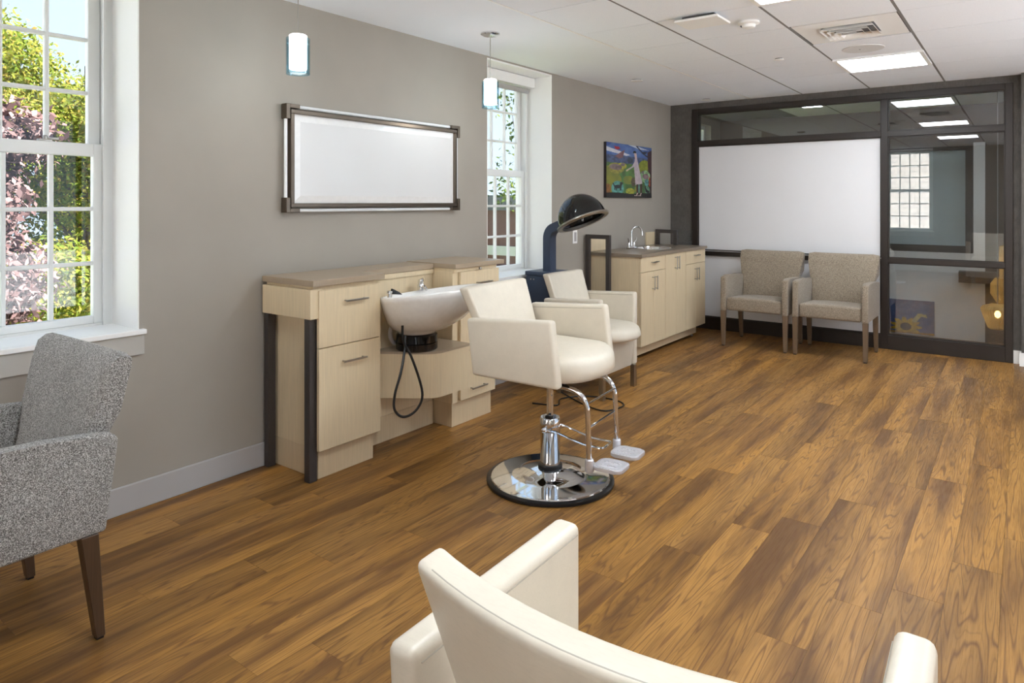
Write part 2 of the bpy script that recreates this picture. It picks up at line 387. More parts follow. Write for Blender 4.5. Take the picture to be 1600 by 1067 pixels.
# ------------------------------------------------------------------ ceiling
ceil = B('ceiling', -.3, XR, YR, YF, CZ+.006, CZ+.12, M['grid_gap']); tag(ceil, kind='structure')
B('drywall_soffit', -.0, .868, YR, YB, CZ, CZ+.006, M['ceil'], ceil)
B('edge_trim', .868, .878, YR, YB, CZ-.001, CZ+.006, M['white'], ceil)
XL = [.88, 1.392, 1.995, 2.597, 3.20, 3.803, 4.406, XR]
YL = [3.2+.6033*k for k in range(-8, 10)]
YL = [YR] + [y for y in YL if YR+.1 < y < YF-.05] + [YF]
lights = {(2, 3.2), (2, 3.2+.6033*4), (2, 3.2-.6033*4), (5, 3.2), (5, 3.2+.6033*4), (5, 3.2-.6033*4)}  # the right-hand column is unseen, added to light the room
def is_light(i, y): return any(i == a and abs(y-b) < .02 for a, b in lights)
for i in range(len(XL)-1):
    for j in range(len(YL)-1):
        x0, x1, y0, y1 = XL[i]+.008, XL[i+1]-.008, YL[j]+.003, YL[j+1]-.003
        if y0 < YB-.02 < y1-.02: y1 = YB-.001
        if is_light(i, YL[j]) or (i == 2 and abs(YL[j]-4.4066) < .02): continue
        dz = random.uniform(-.0006, .0006)
        bm = newbm(); box(bm, -(x1-x0)/2, (x1-x0)/2, -(y1-y0)/2, (y1-y0)/2, 0, .006)
        mesh('ceiling_tile', bm, M['tile'], ceil, loc=((x0+x1)/2, (y0+y1)/2, CZ+dz))
for x in XL[1:-1]: B('ceiling_runner', x-.008, x+.008, YR, YF, CZ+.001, CZ+.006, M['runner'], ceil)

def ceiling_light(x0, x1, y0, y1, label):
    t = empty('ceiling_light', ((x0+x1)/2, (y0+y1)/2, CZ-.012), 0, label, 'light', 'square ceiling light panels')
    hx, hy = (x1-x0)/2-.004, (y1-y0)/2-.004
    bm = newbm(); w = .028
    box(bm, -hx, hx, -hy, -hy+w, 0, .014); box(bm, -hx, hx, hy-w, hy, 0, .014); box(bm, -hx, -hx+w, -hy+w, hy-w, 0, .014); box(bm, hx-w, hx, -hy+w, hy-w, 0, .014)
    mesh('frame', bm, M['white'], t)
    B('diffuser', -hx+w, hx-w, -hy+w, hy-w, .004, .010, M['lamp'], t)
LLAB = {(2, 2): 'lit square ceiling panel in the tiles nearest the dark glazed partition', (2, 0): 'lit square ceiling panel cut by the top edge, right of the hanging air diffuser'}
for i, y in sorted(lights):
    k = round((y-3.2)/.6033/4)
    lab = {(2, 1): 'lit square ceiling panel in the tiles nearest the dark glazed partition', (2, 0): 'lit square ceiling panel at the top edge beyond the flat air diffuser plate',
           (2, -1): 'lit square ceiling panel above the camera, seen only as the faintest reflection in the glass',
           (5, 1): 'added lit ceiling panel, unseen, at the right of the room by the back wall', (5, 0): 'added lit ceiling panel, unseen, in the middle of the right side of the room', (5, -1): 'added lit ceiling panel, unseen, at the right of the room by the rear windows'}[(i, k)]
    ceiling_light(XL[i], XL[i+1], y, y+.6033, lab)

# ------------------------------------------------------------------ windows
def window(name, loc, rz, catch=True, valance=False):
    w = .431; t = empty(name, loc, rz, kind='structure')
    # reveal linings
    for s in (-1, 1):
        bm = newbm(); box(bm, -.345, .0008, min(s*w, s*(w-.006)), max(s*w, s*(w-.006)), SILL, HEAD); mesh('jamb_lining', bm, M['white'], t)
    B('head_lining', -.345, .0008, -w, w, HEAD, HEAD+.012, M['white'], t)
    bm = newbm(); box(bm, -.345, .0, -w, w, SILL-.001, SILL+.02); box(bm, .0, .030, -w-.022, w+.022, SILL-.001, SILL+.02, .003, 2); mesh('sill', bm, M['white'], t)
    B('apron', 0, .016, -w-.018, w+.018,   .686, SILL-.001, M['apron'], t, .002, 1)
    z0, z1 = SILL+.02, HEAD
    # outer frame
    bm = newbm(); f = .034; xo, xi = -.345, -.245
    box(bm, xo, xi, -w+.006, -w+.006+f, z0, z1); box(bm, xo, xi, w-.006-f, w-.006, z0, z1)
    box(bm, xo, xi, -w+.006+f, w-.006-f, z1-f, z1); box(bm, xo, xi, -w+.006+f, w-.006-f, z0, z0+.010)
    for s in (-1, 1): a = s*(w-.006-f); box(bm, xi-.002, xi+.012, min(a, a-s*.010), max(a, a-s*.010), z0, z1)
    mesh('window_frame', bm, M['sashw'], t)
    yi = w-.006-f
    def sash(nm, xa, xb, za, zb, gz0, gz1, stile):
        yg = .342 if stile is None else yi-stile
        bm = newbm()
        box(bm, xa, xb, -yi+.001, -yg, za, zb, .003, 1); box(bm, xa, xb, yg, yi-.001, za, zb, .003, 1)
        box(bm, xa, xb, -yg, yg, za, gz0, .003, 1); box(bm, xa, xb, -yg, yg, gz1, zb, .003, 1)
        s = mesh(nm, bm, M['sashw'], t, smooth='auto')
        cols, rows, mw = 4, 3, .018
        pw = (2*yg-(cols-1)*mw)/cols; ph = (gz1-gz0-(rows-1)*mw)/rows
        bm = newbm(); xm = (xa+xb)/2
        for c in range(1, cols): a = -yg+c*pw+(c-1)*mw; box(bm, xm-.012, xb-.002, a, a+mw, gz0, gz1, .004, 1)
        for r in range(1, rows): a = gz0+r*ph+(r-1)*mw; box(bm, xm-.012, xb-.003, -yg, yg, a, a+mw, .004, 1)
        mesh('muntins', bm, M['sashw'], s, smooth='auto')
        for c in range(cols):
            for r in range(rows):
                a = -yg+c*(pw+mw); b = gz0+r*(ph+mw)
                bm = newbm(); box(bm, xm-.005, xm-.002, a-.002, a+pw+.002, b-.002, b+ph+.002); mesh('pane', bm, M['pane'], s)
    sash('lower_sash', -.285, -.250, z0+.010, 1.630, .843, 1.573, .046)
    sash('upper_sash', -.325, -.290, 1.588, z1-.034, 1.628, 2.345, .052)
    if catch:
        bm = newbm(); box(bm, -.287, -.262, .13, .185, 1.630, 1.640, .003, 2); box(bm, -.282, -.268, .165, .215, 1.640, 1.650, .003, 2); lathe(bm, [(.010, 0), (.010, .014), (.006, .018)], (-.275, .16, 1.640), 12)
        mesh('sash_lock', bm, M['steel'], t, smooth='auto')
    return t
w1 = window('window_1', (0, 1.026, 0), 0)
w2 = window('window_2', (0, 4.363, 0), 0, catch=False)
tag(B('valance', -.235, -.165, -.425, .425, 2.330, 2.412, M['white'], w2, .003, 1))
L('roller_blind', [(.022, -.36), (.022, .36)], M['base'], w2, c=(-.200, 0, 2.300), n=16, axis=(0, 1, 0))
for i, (a, b) in enumerate(RO): window('window_%d' % (3+i), ((a+b)/2, YR, 0), PI/2, catch=False)

# ------------------------------------------------------------------ glazed partition in the back wall
gp = empty('window_6', (0, YB, 0), 0, kind='structure')
X0, X1, XM0, XM1 = FX0, FX1, 2.095, 2.150
bz = M['bronze']; ya, yb = -.012, .10
B('frame_post', X0, X0+.065, ya, yb, 0, FZ, bz, gp, .002, 1)
B('frame_post', XM0, XM1, ya, yb, 0, FZ-.055, bz, gp, .002, 1)
B('frame_post', X1-.055, X1, ya, yb, 0, FZ, bz, gp, .002, 1)
B('frame_rail', X0+.065, X1-.055, ya, yb, FZ-.055, FZ, bz, gp, .002, 1)
for a, b in ((X0+.065, XM0), (XM1, X1-.055)):
    for z0, z1 in ((1.972, 2.022), (.803, .845), (0, .128)):
        if a < 1 and z0 == .803: z0, z1 = .79, .835
        B('frame_rail', a, b, ya, yb, z0, z1, bz, gp, .002, 1)
    bm = newbm()
    for z0, z1 in ((2.022, 2.321), (.845, 1.972), (.128, .803)):
        w = .010
        box(bm, a, b, .004, .014, z0, z0+w); box(bm, a, b, .004, .014, z1-w, z1); box(bm, a, a+w, .004, .014, z0, z1); box(bm, b-w, b, .004, .014, z0, z1)
    mesh('glazing_bead', bm, bz, gp)
B('pane', X0+.06, XM0, .020, .026, 2.02, 2.323, M['pglass'], gp)
B('pane', XM1, X1-.05, .020, .026, 2.02, 2.323, M['pglass'], gp)
B('pane', XM1, X1-.05, .020, .026, .843, 1.974, M['pglass'], gp)
B('pane', XM1, X1-.05, .020, .026, .126, .805, M['pglass'], gp)
B('white_panel', X0+.065, XM0, .020, .032, .835, 1.972, M['board'], gp)
B('white_panel', X0+.065, XM0, .020, .032, .128, .79, M['board'], gp)

# ------------------------------------------------------------------ corridor beyond the glass
kn = B('trim_1', 2.02, 2.86, 8.1, 8.2, 0, .86, M['white']); tag(kn, kind='structure')
gl = empty('window_7', (0, 8.1, 0), 0, kind='structure')
B('frame_rail', 2.0, 2.76, 0, .08, .86, .93, bz, gl); B('frame_rail', 2.0, 2.76, 0, .08, 1.88, 1.92, bz, gl); B('frame_post', 2.70, 2.76, 0, .08, .93, 1.88, bz, gl)
B('film_panel', 2.0, 2.70, .03, .04, .93, 1.88, M['frost'], gl)
tag(B('trim_2', 2.765, 2.86, 8.1, 8.2, .86, 1.95, M['white']), kind='structure')
tag(B('trim_3', 2.86, XR, 8.14, 8.24, 0, 1.95, M['brown_wall']), kind='structure')

# ------------------------------------------------------------------ upholstered guest armchairs (face local -y)
def guest_chair(fab, wood, label, group=None):
    t = empty('guest_armchair', (0, 0, 0), 0, label, 'chair', group)
    # seat
    bm = newbm(); hexa(bm, [(-.255, -.285, .338), (.255, -.285, .338), (.255, .24, .338), (-.255, .24, .338), (-.255, -.285, .462), (.255, -.285, .462), (.255, .24, .435), (-.255, .24, .435)], .022, 4)
    bmesh.ops.subdivide_edges(bm, edges=[e for e in bm.edges if e.calc_length() > .3], cuts=6, use_grid_fill=True)
    for v in bm.verts:
        if v.co.z > .42: v.co.z += .018*max(0, 1-(v.co.x/.25)**2)*max(0, 1-((v.co.y+.02)/.29)**2)
    mesh('seat', bm, fab, t, smooth=True)
    # backrest: side outline widened towards the top and slightly crowned
    bm = newbm()
    n = 12; prof = [(.175, .43), (.205, .56), (.222, .655), (.262, .80), (.292, .868), (.318, .886), (.352, .872), (.350, .845), (.318, .70), (.302, .62), (.282, .48), (.266, .34), (.20, .34)]
    rings = []
    for k in range(n+1):
        u = -1+2*k/n; r = []
        for (y, z) in prof:
            hw = .250+(.052*min(1, max(0, (z-.64)/.03)) if z > .64 else 0)
            e = .012*max(0, abs(u)-.9)/.1
            yy = y+(e if y < .28 and z > .45 else 0) + .012*(u*u)*(-1 if z > .45 else 0)
            zz = z-(e*.9 if z > .8 else 0) - .004*(1-u*u)*(1 if z > .83 else 0)
            r.append(bm.verts.new((u*hw, yy, zz)))
        rings.append(r)
    for a, b in zip(rings[:-1], rings[1:]):
        for i in range(len(prof)): j = (i+1) % len(prof); bm.faces.new((a[i], a[j], b[j], b[i]))
    bm.faces.new(rings[0]); bm.faces.new(rings[-1][::-1])
    mesh('backrest', bm, fab, t, smooth='auto')
    for s in (-1, 1):
        a, b = sorted((s*.256, s*.308)); bm = newbm()
        pr = [(-.300, .335), (.262, .335), (.300, .618), (.272, .640), (.10, .654), (-.20, .664), (-.292, .655)]
        va = [bm.verts.new((a, y, z)) for y, z in pr]; vb = [bm.verts.new((b, y, z)) for y, z in pr]
        bm.faces.new(va); bm.faces.new(vb[::-1])
        for i in range(len(pr)): j = (i+1) % len(pr); bm.faces.new((va[i], vb[i], vb[j], va[j]))
        bmesh.ops.bevel(bm, geom=bm.edges[:], offset=.012, segments=3, profile=.5, affect='EDGES')
        mesh('arm', bm, fab, t, smooth='auto')
    for s in (-1, 1):
        x0, x1 = sorted((s*.262, s*.306))
        for yb0, yb1, yt0, yt1 in ((-.292, -.262, -.296, -.250), (.235, .262, .190, .240)):
            bm = newbm(); q = .006
            xa, xb = (x0+q, x1-q) if s > 0 else (x0+q, x1-q)
            hexa(bm, [(xa, yb0, .008), (xb, yb0, .008), (xb, yb1, .008), (xa, yb1, .008), (x0, yt0, .336), (x1, yt0, .336), (x1, yt1, .336), (x0, yt1, .336)], .002, 1)
            lg = mesh('leg', bm, wood, t)
            B('glide', xa+.004, xb-.004, yb0+.004, yb1-.004, 0, .008, M['black'], lg)
    return t
gc = guest_chair(M['grey_fabric'], M['dark_wood'], 'salt and pepper grey upholstered armchair under the left window')
gc.location = (.557, .700, 0)
tanc = guest_chair(M['tan_fabric'], M['mid_wood'], 'tan tweed armchair on the left of the pair, nearer the sink cabinet', 'tan armchairs against the glazed partition')
tanc.location = (1.150, 6.725, 0)
tc2 = copy_tree(tanc); tc2.location = (1.803, 6.725, 0); tc2['label'] = 'tan tweed armchair on the right of the pair, nearer the clear glass panes'

# ------------------------------------------------------------------ white salon chairs (face local +x)
def cushion(name, outline, zb, zt, mat, parent, crown=.012, droop=.02):
    n = len(outline); cx = sum(p[0] for p in outline)/n; cy = sum(p[1] for p in outline)/n
    prof = [(.045, zb, 0), (.015, zb+.006, 0), (.0, zb+.022, 0), (.0, zt-.050, 0), (.004, zt-.030, .0), (.014, zt-.014, 0), (.032, zt-.004, .15), (.060, zt, .4), (.100, zt, .7), (.150, zt, .95)]
    bm = newbm(); rings = []
    xm = max(p[0] for p in outline)
    for ins, z, cr in prof:
        r = []
        for x, y in outline:
            dx, dy = x-cx, y-cy; l = math.hypot(dx, dy); f = max(.05, 1-ins/l)
            xx = cx+dx*f; zz = z+crown*cr-(droop*max(0, (xx-(xm-.16))/.16)**2 if z > zb+.03 else 0)
            r.append(bm.verts.new((xx, cy+dy*f, zz)))
        rings.append(r)
    for a, b in zip(rings[:-1], rings[1:]):
        for k in range(n): bm.faces.new((a[k], a[(k+1) % n], b[(k+1) % n], b[k]))
    bm.faces.new(rings[0][::-1]); c = bm.verts.new((cx, cy, zt+crown))
    for k in range(n): bm.faces.new((rings[-1][k], rings[-1][(k+1) % n], c))
    return mesh(name, bm, mat, parent, smooth=True)
def salon_shell(t, zf, side_bottom=.55, seat=.18, top=.115, bhw=.242, bx=0., xf=.185, hw=.295, seat_th=.12, rake=.035, tk=.056):
    """arms, curved back and seat cushion of the cream chairs; zf is the arm height at the front"""
    le = M['leather']
    zr = zf-.025; zb = side_bottom
    for s in (-1, 1):
        fo, fi, ro, ri = (hw-.005)*s, (hw-.005-tk)*s, (hw+.005)*s, (hw+.005-tk)*s
        bm = newbm()
        pts = [(-.240, ri, zb), (xf+rake, fi, zb-.012*(rake > 0)), (xf+rake, fo, zb-.012*(rake > 0)), (-.240, ro, zb), (-.275, ri, zr), (xf, fi, zf), (xf, fo, zf), (-.275, ro, zr)]
        if s < 0: pts = [pts[3], pts[2], pts[1], pts[0], pts[7], pts[6], pts[5], pts[4]]
        hexa(bm, pts, .016, 4)
        am = mesh('arm', bm, le, t, smooth='auto')
        yy = (fi-.0012*s if s > 0 else fi+.0012)
        T('seam', [(-.255, ri*1.0-.0006*s, zr-.020), (xf-.016, fi-.0006*s, zf-.019)], .0013, M['seam'], am, 5)
    bm = newbm(); n = 14; nz = 8; z0 = zf-seat-.05; z1 = zf+top
    def P(u, v, th):     # u -1..1 across, v 0..1 up, th 0 front 1 rear
        h = .222+(bhw-.222)*v; z = z0+v*(z1-z0)
        x = -.175-.120*v-.010*v*v+bx; bow = .042*(u*u)
        return (x+bow-th*(.052+.006*v), u*h, z-.004*th*v+.006*v*(u*u))
    F = [[bm.verts.new(P(-1+2*i/n, j/nz, 0)) for j in range(nz+1)] for i in range(n+1)]
    Rr = [[bm.verts.new(P(-1+2*i/n, j/nz, 1)) for j in range(nz+1)] for i in range(n+1)]
    for i in range(n):
        for j in range(nz):
            bm.faces.new((F[i][j], F[i+1][j], F[i+1][j+1], F[i][j+1])); bm.faces.new((Rr[i][j], Rr[i][j+1], Rr[i+1][j+1], Rr[i+1][j]))
        bm.faces.new((F[i][nz], F[i+1][nz], Rr[i+1][nz], Rr[i][nz])); bm.faces.new((F[i][0], Rr[i][0], Rr[i+1][0], F[i+1][0]))
    for j in range(nz):
        bm.faces.new((F[0][j], F[0][j+1], Rr[0][j+1], Rr[0][j])); bm.faces.new((F[n][j], Rr[n][j], Rr[n][j+1], F[n][j+1]))
    bmesh.ops.recalc_face_normals(bm, faces=bm.faces[:])
    es = [e for e in bm.edges if len(e.link_faces) == 2 and e.calc_face_angle(0) > .8]
    bmesh.ops.bevel(bm, geom=es, offset=.014, segments=4, profile=.5, affect='EDGES')
    bk = mesh('backrest', bm, le, t, smooth='auto')
    T('seam', [Vector(P(-1+2*i/n, 1, 1))+Vector((.012, 0, -.0005)) for i in range(1, n)], .0014, M['seam'], bk, 5)
    out = [(-.235, -hw+.063), (-.10, -hw+.063), (.04, -hw+.063), (.11, -hw+.063)]
    rx = xf+.125-.11
    for i in range(15):
        a = -PI/2+PI*(i+1)/16; out.append((.115+rx*math.cos(a)**.75, (hw-.063)*math.sin(a)))
    out += [(.11, hw-.063), (.04, hw-.063), (-.10, hw-.063), (-.235, hw-.063)]
    cushion('seat_cushion', out, zf-seat-seat_th, zf-seat, le, t)
    return t
# hydraulic styling chair
sc = empty('styling_chair', (1.30, 2.81, 0), math.radians(5), 'cream leather hydraulic styling chair on a round chrome base', 'chair')
salon_shell(sc, .84, .552, .175, .105, .276, -.035, .174, .322)
L('rubber_ring', [(.30, 0), (.312, .004), (.312, .016), (.300, .022), (.270, .022), (.270, 0)], M['black'], sc, n=64, cap=False)
L('base_plate', [(.0, .004), (.296, .004), (.296, .018), (.288, .026), (.262, .030), (.19, .036), (.160, .040), (.150, .046), (.120, .056), (.085, .064), (.062, .068), (0, .068)], M['chrome'], sc, n=72, cap=False)
L('collar', [(.056, .066), (.060, .070), (.060, .082), (.054, .086), (0, .086)], M['black'], sc)
L('hydraulic_cylinder', [(.0, .08), (.049, .08), (.049, .240), (.0502, .242), (.0502, .305), (.046, .312), (0, .312)], M['chrome'], sc, n=40, cap=False)
L('piston', [(.0165, .30), (.0165, .52)], M['chrome'], sc, n=20)
B('piston_cap', -.005, .03, -.045, -.02, .312, .328, M['black'], sc, .004)
pe = T('pump_pedal', [(.0, -.054, .262), (.06, -.056, .262), (.13, -.045, .240), (.20, -.035, .222), (.285, -.035, .222), (.295, -.030, .222), (.297, -.02, .222), (.297, .055, .222), (.292, .066, .222), (.28, .07, .222), (.20, .07, .222), (.12, .066, .240), (.05, .056, .262), (0, .054, .262)], .0052, M['chrome'], sc, 8)
L('bolt', [(.012, 0), (.012, .02), (.006, .024), (0, .024)], M['chrome'], pe, c=(0, -.05, .262), n=12, axis=(0, -1, 0))
bm = newbm(); box(bm, -.14, .15, -.095, .095, .515, .530, .003, 1); box(bm, -.17, -.02, -.19, -.05, .528, .540); box(bm, -.06, .06, -.05, .05, .492, .516, .008, 2); box(bm, -.21, .18, -.2, .2, .535, .556)
mt = mesh('seat_mount', bm, M['black'], sc, smooth='auto')
for q in ((.11, -.085), (-.05, -.085)): L('bolt', [(.010, 0), (.010, .008), (0, .010)], M['chrome'], mt, c=(q[0], q[1], .513), n=10, axis=(0, 0, -1))
B('back_bracket', -.345, -.322, -.10, -.03, .66, .74, M['black'], sc, .008)
fr = empty('footrest', (0, 0, 0)); fr.parent = sc
bpy.data.objects.remove(fr)
bm = newbm()
for y in (-.155, .155):
    p = [(.02, y*.8, .515), (.10, y*.95, .515), (.165, y, .513), (.215, y, .505), (.250, y, .482), (.270, y, .448), (.277, y, .40), (.284, y, .19)]
    # smooth the bend
    q = []
    for i in range(len(p)-1):
        for k in range(4):
            u = k/4; p0 = Vector(p[max(i-1, 0)]); p1 = Vector(p[i]); p2 = Vector(p[i+1]); p3 = Vector(p[min(i+2, len(p)-1)])
            q.append(.5*((2*p1)+(p2-p0)*u+(2*p0-5*p1+4*p2-p3)*u*u+(3*p1-p0-3*p2+p3)*u**3))
    q.append(Vector(p[-1])); tube(bm, q, .0125, 14)
for z in (.455, .345): tube(bm, [(.276, -.155, z), (.276, .155, z)], .0048, 8)
fr = mesh('footrest', bm, M['chrome'], sc, smooth='auto')
for y in (-.155, .155):
    bm = newbm(); lathe(bm, [(.017, .150), (.020, .155), (.020, .205), (.016, .210)], (.285, y, 0), 16)
    pl = []
    x0 = .272; cx, cy, hx, hy, r = .366, y*.62, .070, .066, .030
    for (sx_, sy_, a0) in ((1, 1, 0), (-1, 1, PI/2), (-1, -1, PI), (1, -1, 1.5*PI)):
        for k in range(6): a = a0+PI/2*k/5; pl.append((cx+sx_*(hx-r)+r*math.cos(a), cy+sy_*(hy-r)+r*math.sin(a)))
    prism(bm, pl, .165, .182, .004, 2)
    inner = [(cx+(a-cx)*.86, cy+(b-cy)*.86) for a, b in pl]
    prism(bm, inner, .182, .1835)
    for k in range(5):
        for s in (-1, 1): lathe(bm, [(.009, .1835), (.008, .187), (0, .188)], (cx-.032+.016*k, cy+s*.022+.003*((k % 2)*2-1), 0), 8, cap=False)
    mesh('foot_plate', bm, M['silver_plastic'], fr, smooth='auto')

# lounge chair under the hood dryer
def lounge(loc, rz, label, zf, hw=.29, seat=.21, top=.14, bhw=.24, bx=0.):
    t = empty('lounge_chair', loc, rz, label, 'chair')
    salon_shell(t, zf, .16, seat, top, bhw, bx, .185, hw, .10, 0.)
    le = M['leather']
    bm = newbm(); w_ = hw-.063; zt_ = zf-seat-.08; hexa(bm, [(-.20, -w_, .155), (.165, -w_, .155), (.165, w_, .155), (-.20, w_, .155), (-.22, -w_, zt_), (.195, -w_, zt_), (.195, w_, zt_), (-.22, w_, zt_)], .008, 2)
    mesh('base_panel', bm, le, t, smooth='auto')
    for s in (-1, 1):
        for x in (-.17, .175):
            B('leg', x-.018, x+.018, s*.235-.018, s*.235+.018, 0, .162, M['steel'], t, .002, 1)
    return t
lc = lounge((.665, 4.385, 0), 0, 'cream leather lounge chair with square metal legs under the hood dryer', .697, .29)
fc = lounge((2.735, .985, 0), math.radians(90), 'cream leather chair seen from behind in the foreground, cut by the bottom edge', .73, .334, .26, .124, .266, .03)

# ------------------------------------------------------------------ hood dryer
hd = empty('hood_dryer', (0, 4.445, 0), 0, 'glossy black hood hair dryer on a slate blue column behind the lounge chair', 'hair dryer')
bm = newbm(); box(bm, .075, .295, -.125, .125, .0, .800, .006, 2); bx = mesh('base_box', bm, M['slate'], hd, smooth='auto')
bm = newbm(); box(bm, .069, .301, -.131, .131, .800, .832, .004, 2); mesh('lid', bm, M['slate'], hd, smooth='auto')
for k in range(2): L('indicator', [(.006, 0), (.005, .003), (0, .003)], M['steel'], bx, c=(.12+.028*k, -.125, .772), n=10, axis=(0, -1, 0))
def sweep_rect(bm, pts, wx, wy):
    # pts in local xz-plane, rectangular section: wx in plane, wy across
    rings = []
    for i, p in enumerate(pts):
        a = Vector(pts[max(i-1, 0)]); b = Vector(pts[min(i+1, len(pts)-1)]); t_ = (b-a).normalized(); nrm = Vector((-t_.z, 0, t_.x))
        p = Vector(p); rings.append([bm.verts.new(p+nrm*wx/2*s1+Vector((0, wy/2*s2, 0))) for s1, s2 in ((-1, -1), (1, -1), (1, 1), (-1, 1))])
    for a, b in zip(rings[:-1], rings[1:]):
        for k in range(4): bm.faces.new((a[k], a[(k+1) % 4], b[(k+1) % 4], b[k]))
    bm.faces.new(rings[0][::-1]); bm.faces.new(rings[-1])
bm = newbm(); sweep_rect(bm, [(.21, 0, .832), (.21, 0, 1.08)]+[(.21+.07-.07*math.cos(a), 0, 1.08+.09*math.sin(a)) for a in [PI/2*k/6*.75 for k in range(1, 7)]]+[(.36, 0, 1.205)], .066, .085)
mesh('column', bm, M['slate'], hd, smooth='auto')
ax = Vector((-.41, 0, .912)).normalized(); cc = Vector((.515, 0, 1.212))
prof = [(.186*math.cos(a), .015+.205*math.sin(a)) for a in [PI/2*k/16 for k in range(17)]]; prof[-1] = (0, prof[-1][1])
inn = [(.176*math.cos(a), .012+.190*math.sin(a)) for a in [PI/2*k/16 for k in range(17)]][::-1]; inn[0] = (0, inn[0][1])
L('hood', prof+[(0, prof[-1][1]-.001)], M['gloss_black'], hd, c=cc, n=56, axis=ax, cap=False)
inner = L('inner_dome', inn, M['gloss_black'], hd, c=cc, n=56, axis=ax, cap=False)
L('rim', [(.168, .0), (.200, .0), (.206, .008), (.203, .018), (.186, .024), (.168, .020), (.168, 0)], M['steel'], hd, c=cc, n=64, axis=ax, cap=False)
bm = newbm(); Rm = Vector((0, 0, 1)).rotation_difference(ax).to_matrix()
for ring, cnt in ((.3, 10), (.55, 16), (.8, 20), (1.05, 14)):
    for k in range(cnt):
        a = 2*PI*k/cnt+ring; rr, zz = .174*math.cos(ring), .012+.187*math.sin(ring)
        lathe(bm, [(.0035, 0), (.0035, .001), (0, .001)], Rm @ Vector((rr*math.cos(a), rr*math.sin(a), zz))+cc, 6, axis=Rm @ Vector((-math.cos(a)*math.cos(ring), -math.sin(a)*math.cos(ring), -math.sin(ring))), cap=False)
mesh('air_holes', bm, M['steel'], inner)
tag(inner.children[0], kind='stuff')
bm = newbm(); lathe(bm, [(.06, -.02), (.055, .03), (.03, .045), (0, .045)], cc+Vector((-.10, 0, .03)), 20, axis=(-.9, 0, .4)); mesh('hinge', bm, M['gloss_black'], hd, smooth='auto')

# ------------------------------------------------------------------ shampoo station
def handle(parent, y0, y1, z, x, r=.0045, vertical=False):
    bm = newbm(); d = .026
    if vertical:
        z0, z1 = y0, y1; y = z
        tube(bm, [(x, y, z0), (x+d, y, z0)], r*.8, 8); tube(bm, [(x, y, z1), (x+d, y, z1)], r*.8, 8); box(bm, x+d-.004, x+d+.004, y-.004, y+.004, z0-.012, z1+.012, .0015, 1)
    else:
        tube(bm, [(x, y0, z), (x+d, y0, z)], r*.8, 8); tube(bm, [(x, y1, z), (x+d, y1, z)], r*.8, 8); box(bm, x+d-.004, x+d+.004, y0-.012, y1+.012, z-.005, z+.005, .0015, 1)
    return mesh('handle', bm, M['steel'], parent, smooth='auto')
lam, lamd = M['lam'], M['lamd']
G = .016
c1 = empty('storage_cabinet', (0, 2.30, 0), 0, 'tall pale wood tower cabinet at the near end of the shampoo station', 'cabinet', 'pale wood towers of the shampoo station')
B('body', G, .398, -.165, .205, .145, .925, lam, c1, .001, 1)
B('plinth', G, .380, -.165, .190, .0, .145, lamd, c1, .001, 1)
B('side_box', G, .412, -.235, -.165, .795, .940, lam, c1, .002, 1)
B('top_rail', G+.01, .405, -.215, .205, .925, .953, lam, c1)
d = B('drawer_front', .400, .420, -.190+.0, .207, .651, .932, lam, c1, .002, 1); handle(d, -.032, .090, .869, .420)
d = B('drawer_front', .400, .420, -.190+.0, .207, .148, .647, lam, c1, .002, 1); handle(d, -.044, .081, .566, .420)
B('leg', G+.002, .052, -.225, -.180, 0, .795, M['legm'], c1, .002, 1)
B('leg', .350, .392, -.225, -.180, 0, .795, M['legm'], c1, .002, 1)
c2 = empty('storage_cabinet', (0, 3.29, 0), 0, 'pale wood tower cabinet at the far end of the shampoo station, beside the second window', 'cabinet', 'pale wood towers of the shampoo station')
B('body', G, .398, -.185, .205, .145, .94, lam, c2, .001, 1)
B('plinth', G, .386, -.178, .200, .0, .145, lamd, c2, .001, 1)
B('worktop', G, .432, -.195, .285, .962, .990, M['top'], c2, .002, 1)
B('top_rail', G+.01, .412, -.185, .225, .94, .962, lam, c2)
d = B('drawer_front', .400, .420, -.135, .245, .740, .938, lam, c2, .002, 1); handle(d, .015, .135, .862, .420)
d = B('drawer_front', .400, .420, -.135, .205, .452, .736, lam, c2, .002, 1); handle(d, -.03, .10, .62, .420)
d = B('drawer_front', .400, .420, -.135, .205, .155, .448, lam, c2, .002, 1); handle(d, -.04, .085, .215, .420)
L('lock', [(.009, 0), (.009, .012), (.006, .014), (0, .014)], M['steel'], c2, c=(.432, .03, .950), n=12, axis=(1, 0, 0))
mid = empty('basin_cabinet', (0, 2.80, 0), 0, 'recessed pale wood middle unit with a curved shelf carrying the shampoo bowl', 'cabinet')
B('back_panel', G, .235, -.290, .302, .145, .940, lam, mid)
B('plinth', G, .240, -.290, .302, 0, .145, lamd, mid)
B('top_rail', .236, .246, -.290, .302, .925, .952, lam, mid)
cur = [(.236, .300), (.236, -.290)]
for i in range(21):
    u = i/20; s = u*u*u*(10-15*u+6*u*u); cur.append((.245+.305*s, -.290+.36*u))
for i in range(1, 7):
    a = PI/2*i/6; cur.append((.55-.03*(1-math.cos(a)), .27+.03*math.sin(a)))
bm = newbm(); prism(bm, cur, .275, .520); sh = mesh('curved_apron', bm, lam, mid, smooth='auto')
bm = newbm(); prism(bm, [(x if x < .3 else x+.004, y) for x, y in cur], .520, .532); mesh('shelf_top', bm, M['top'], mid, smooth='auto')
bm = newbm(); prism(bm, [(G, 2.065), (.435, 2.065), (.435, 2.523), (.25, 2.523), (.25, 3.093), (G, 3.093)], .955, .985, .002, 1)
tag(mesh('worktop', bm, M['top'], smooth='auto'), 'long taupe worktop over the near tower and the basin unit', 'worktop')

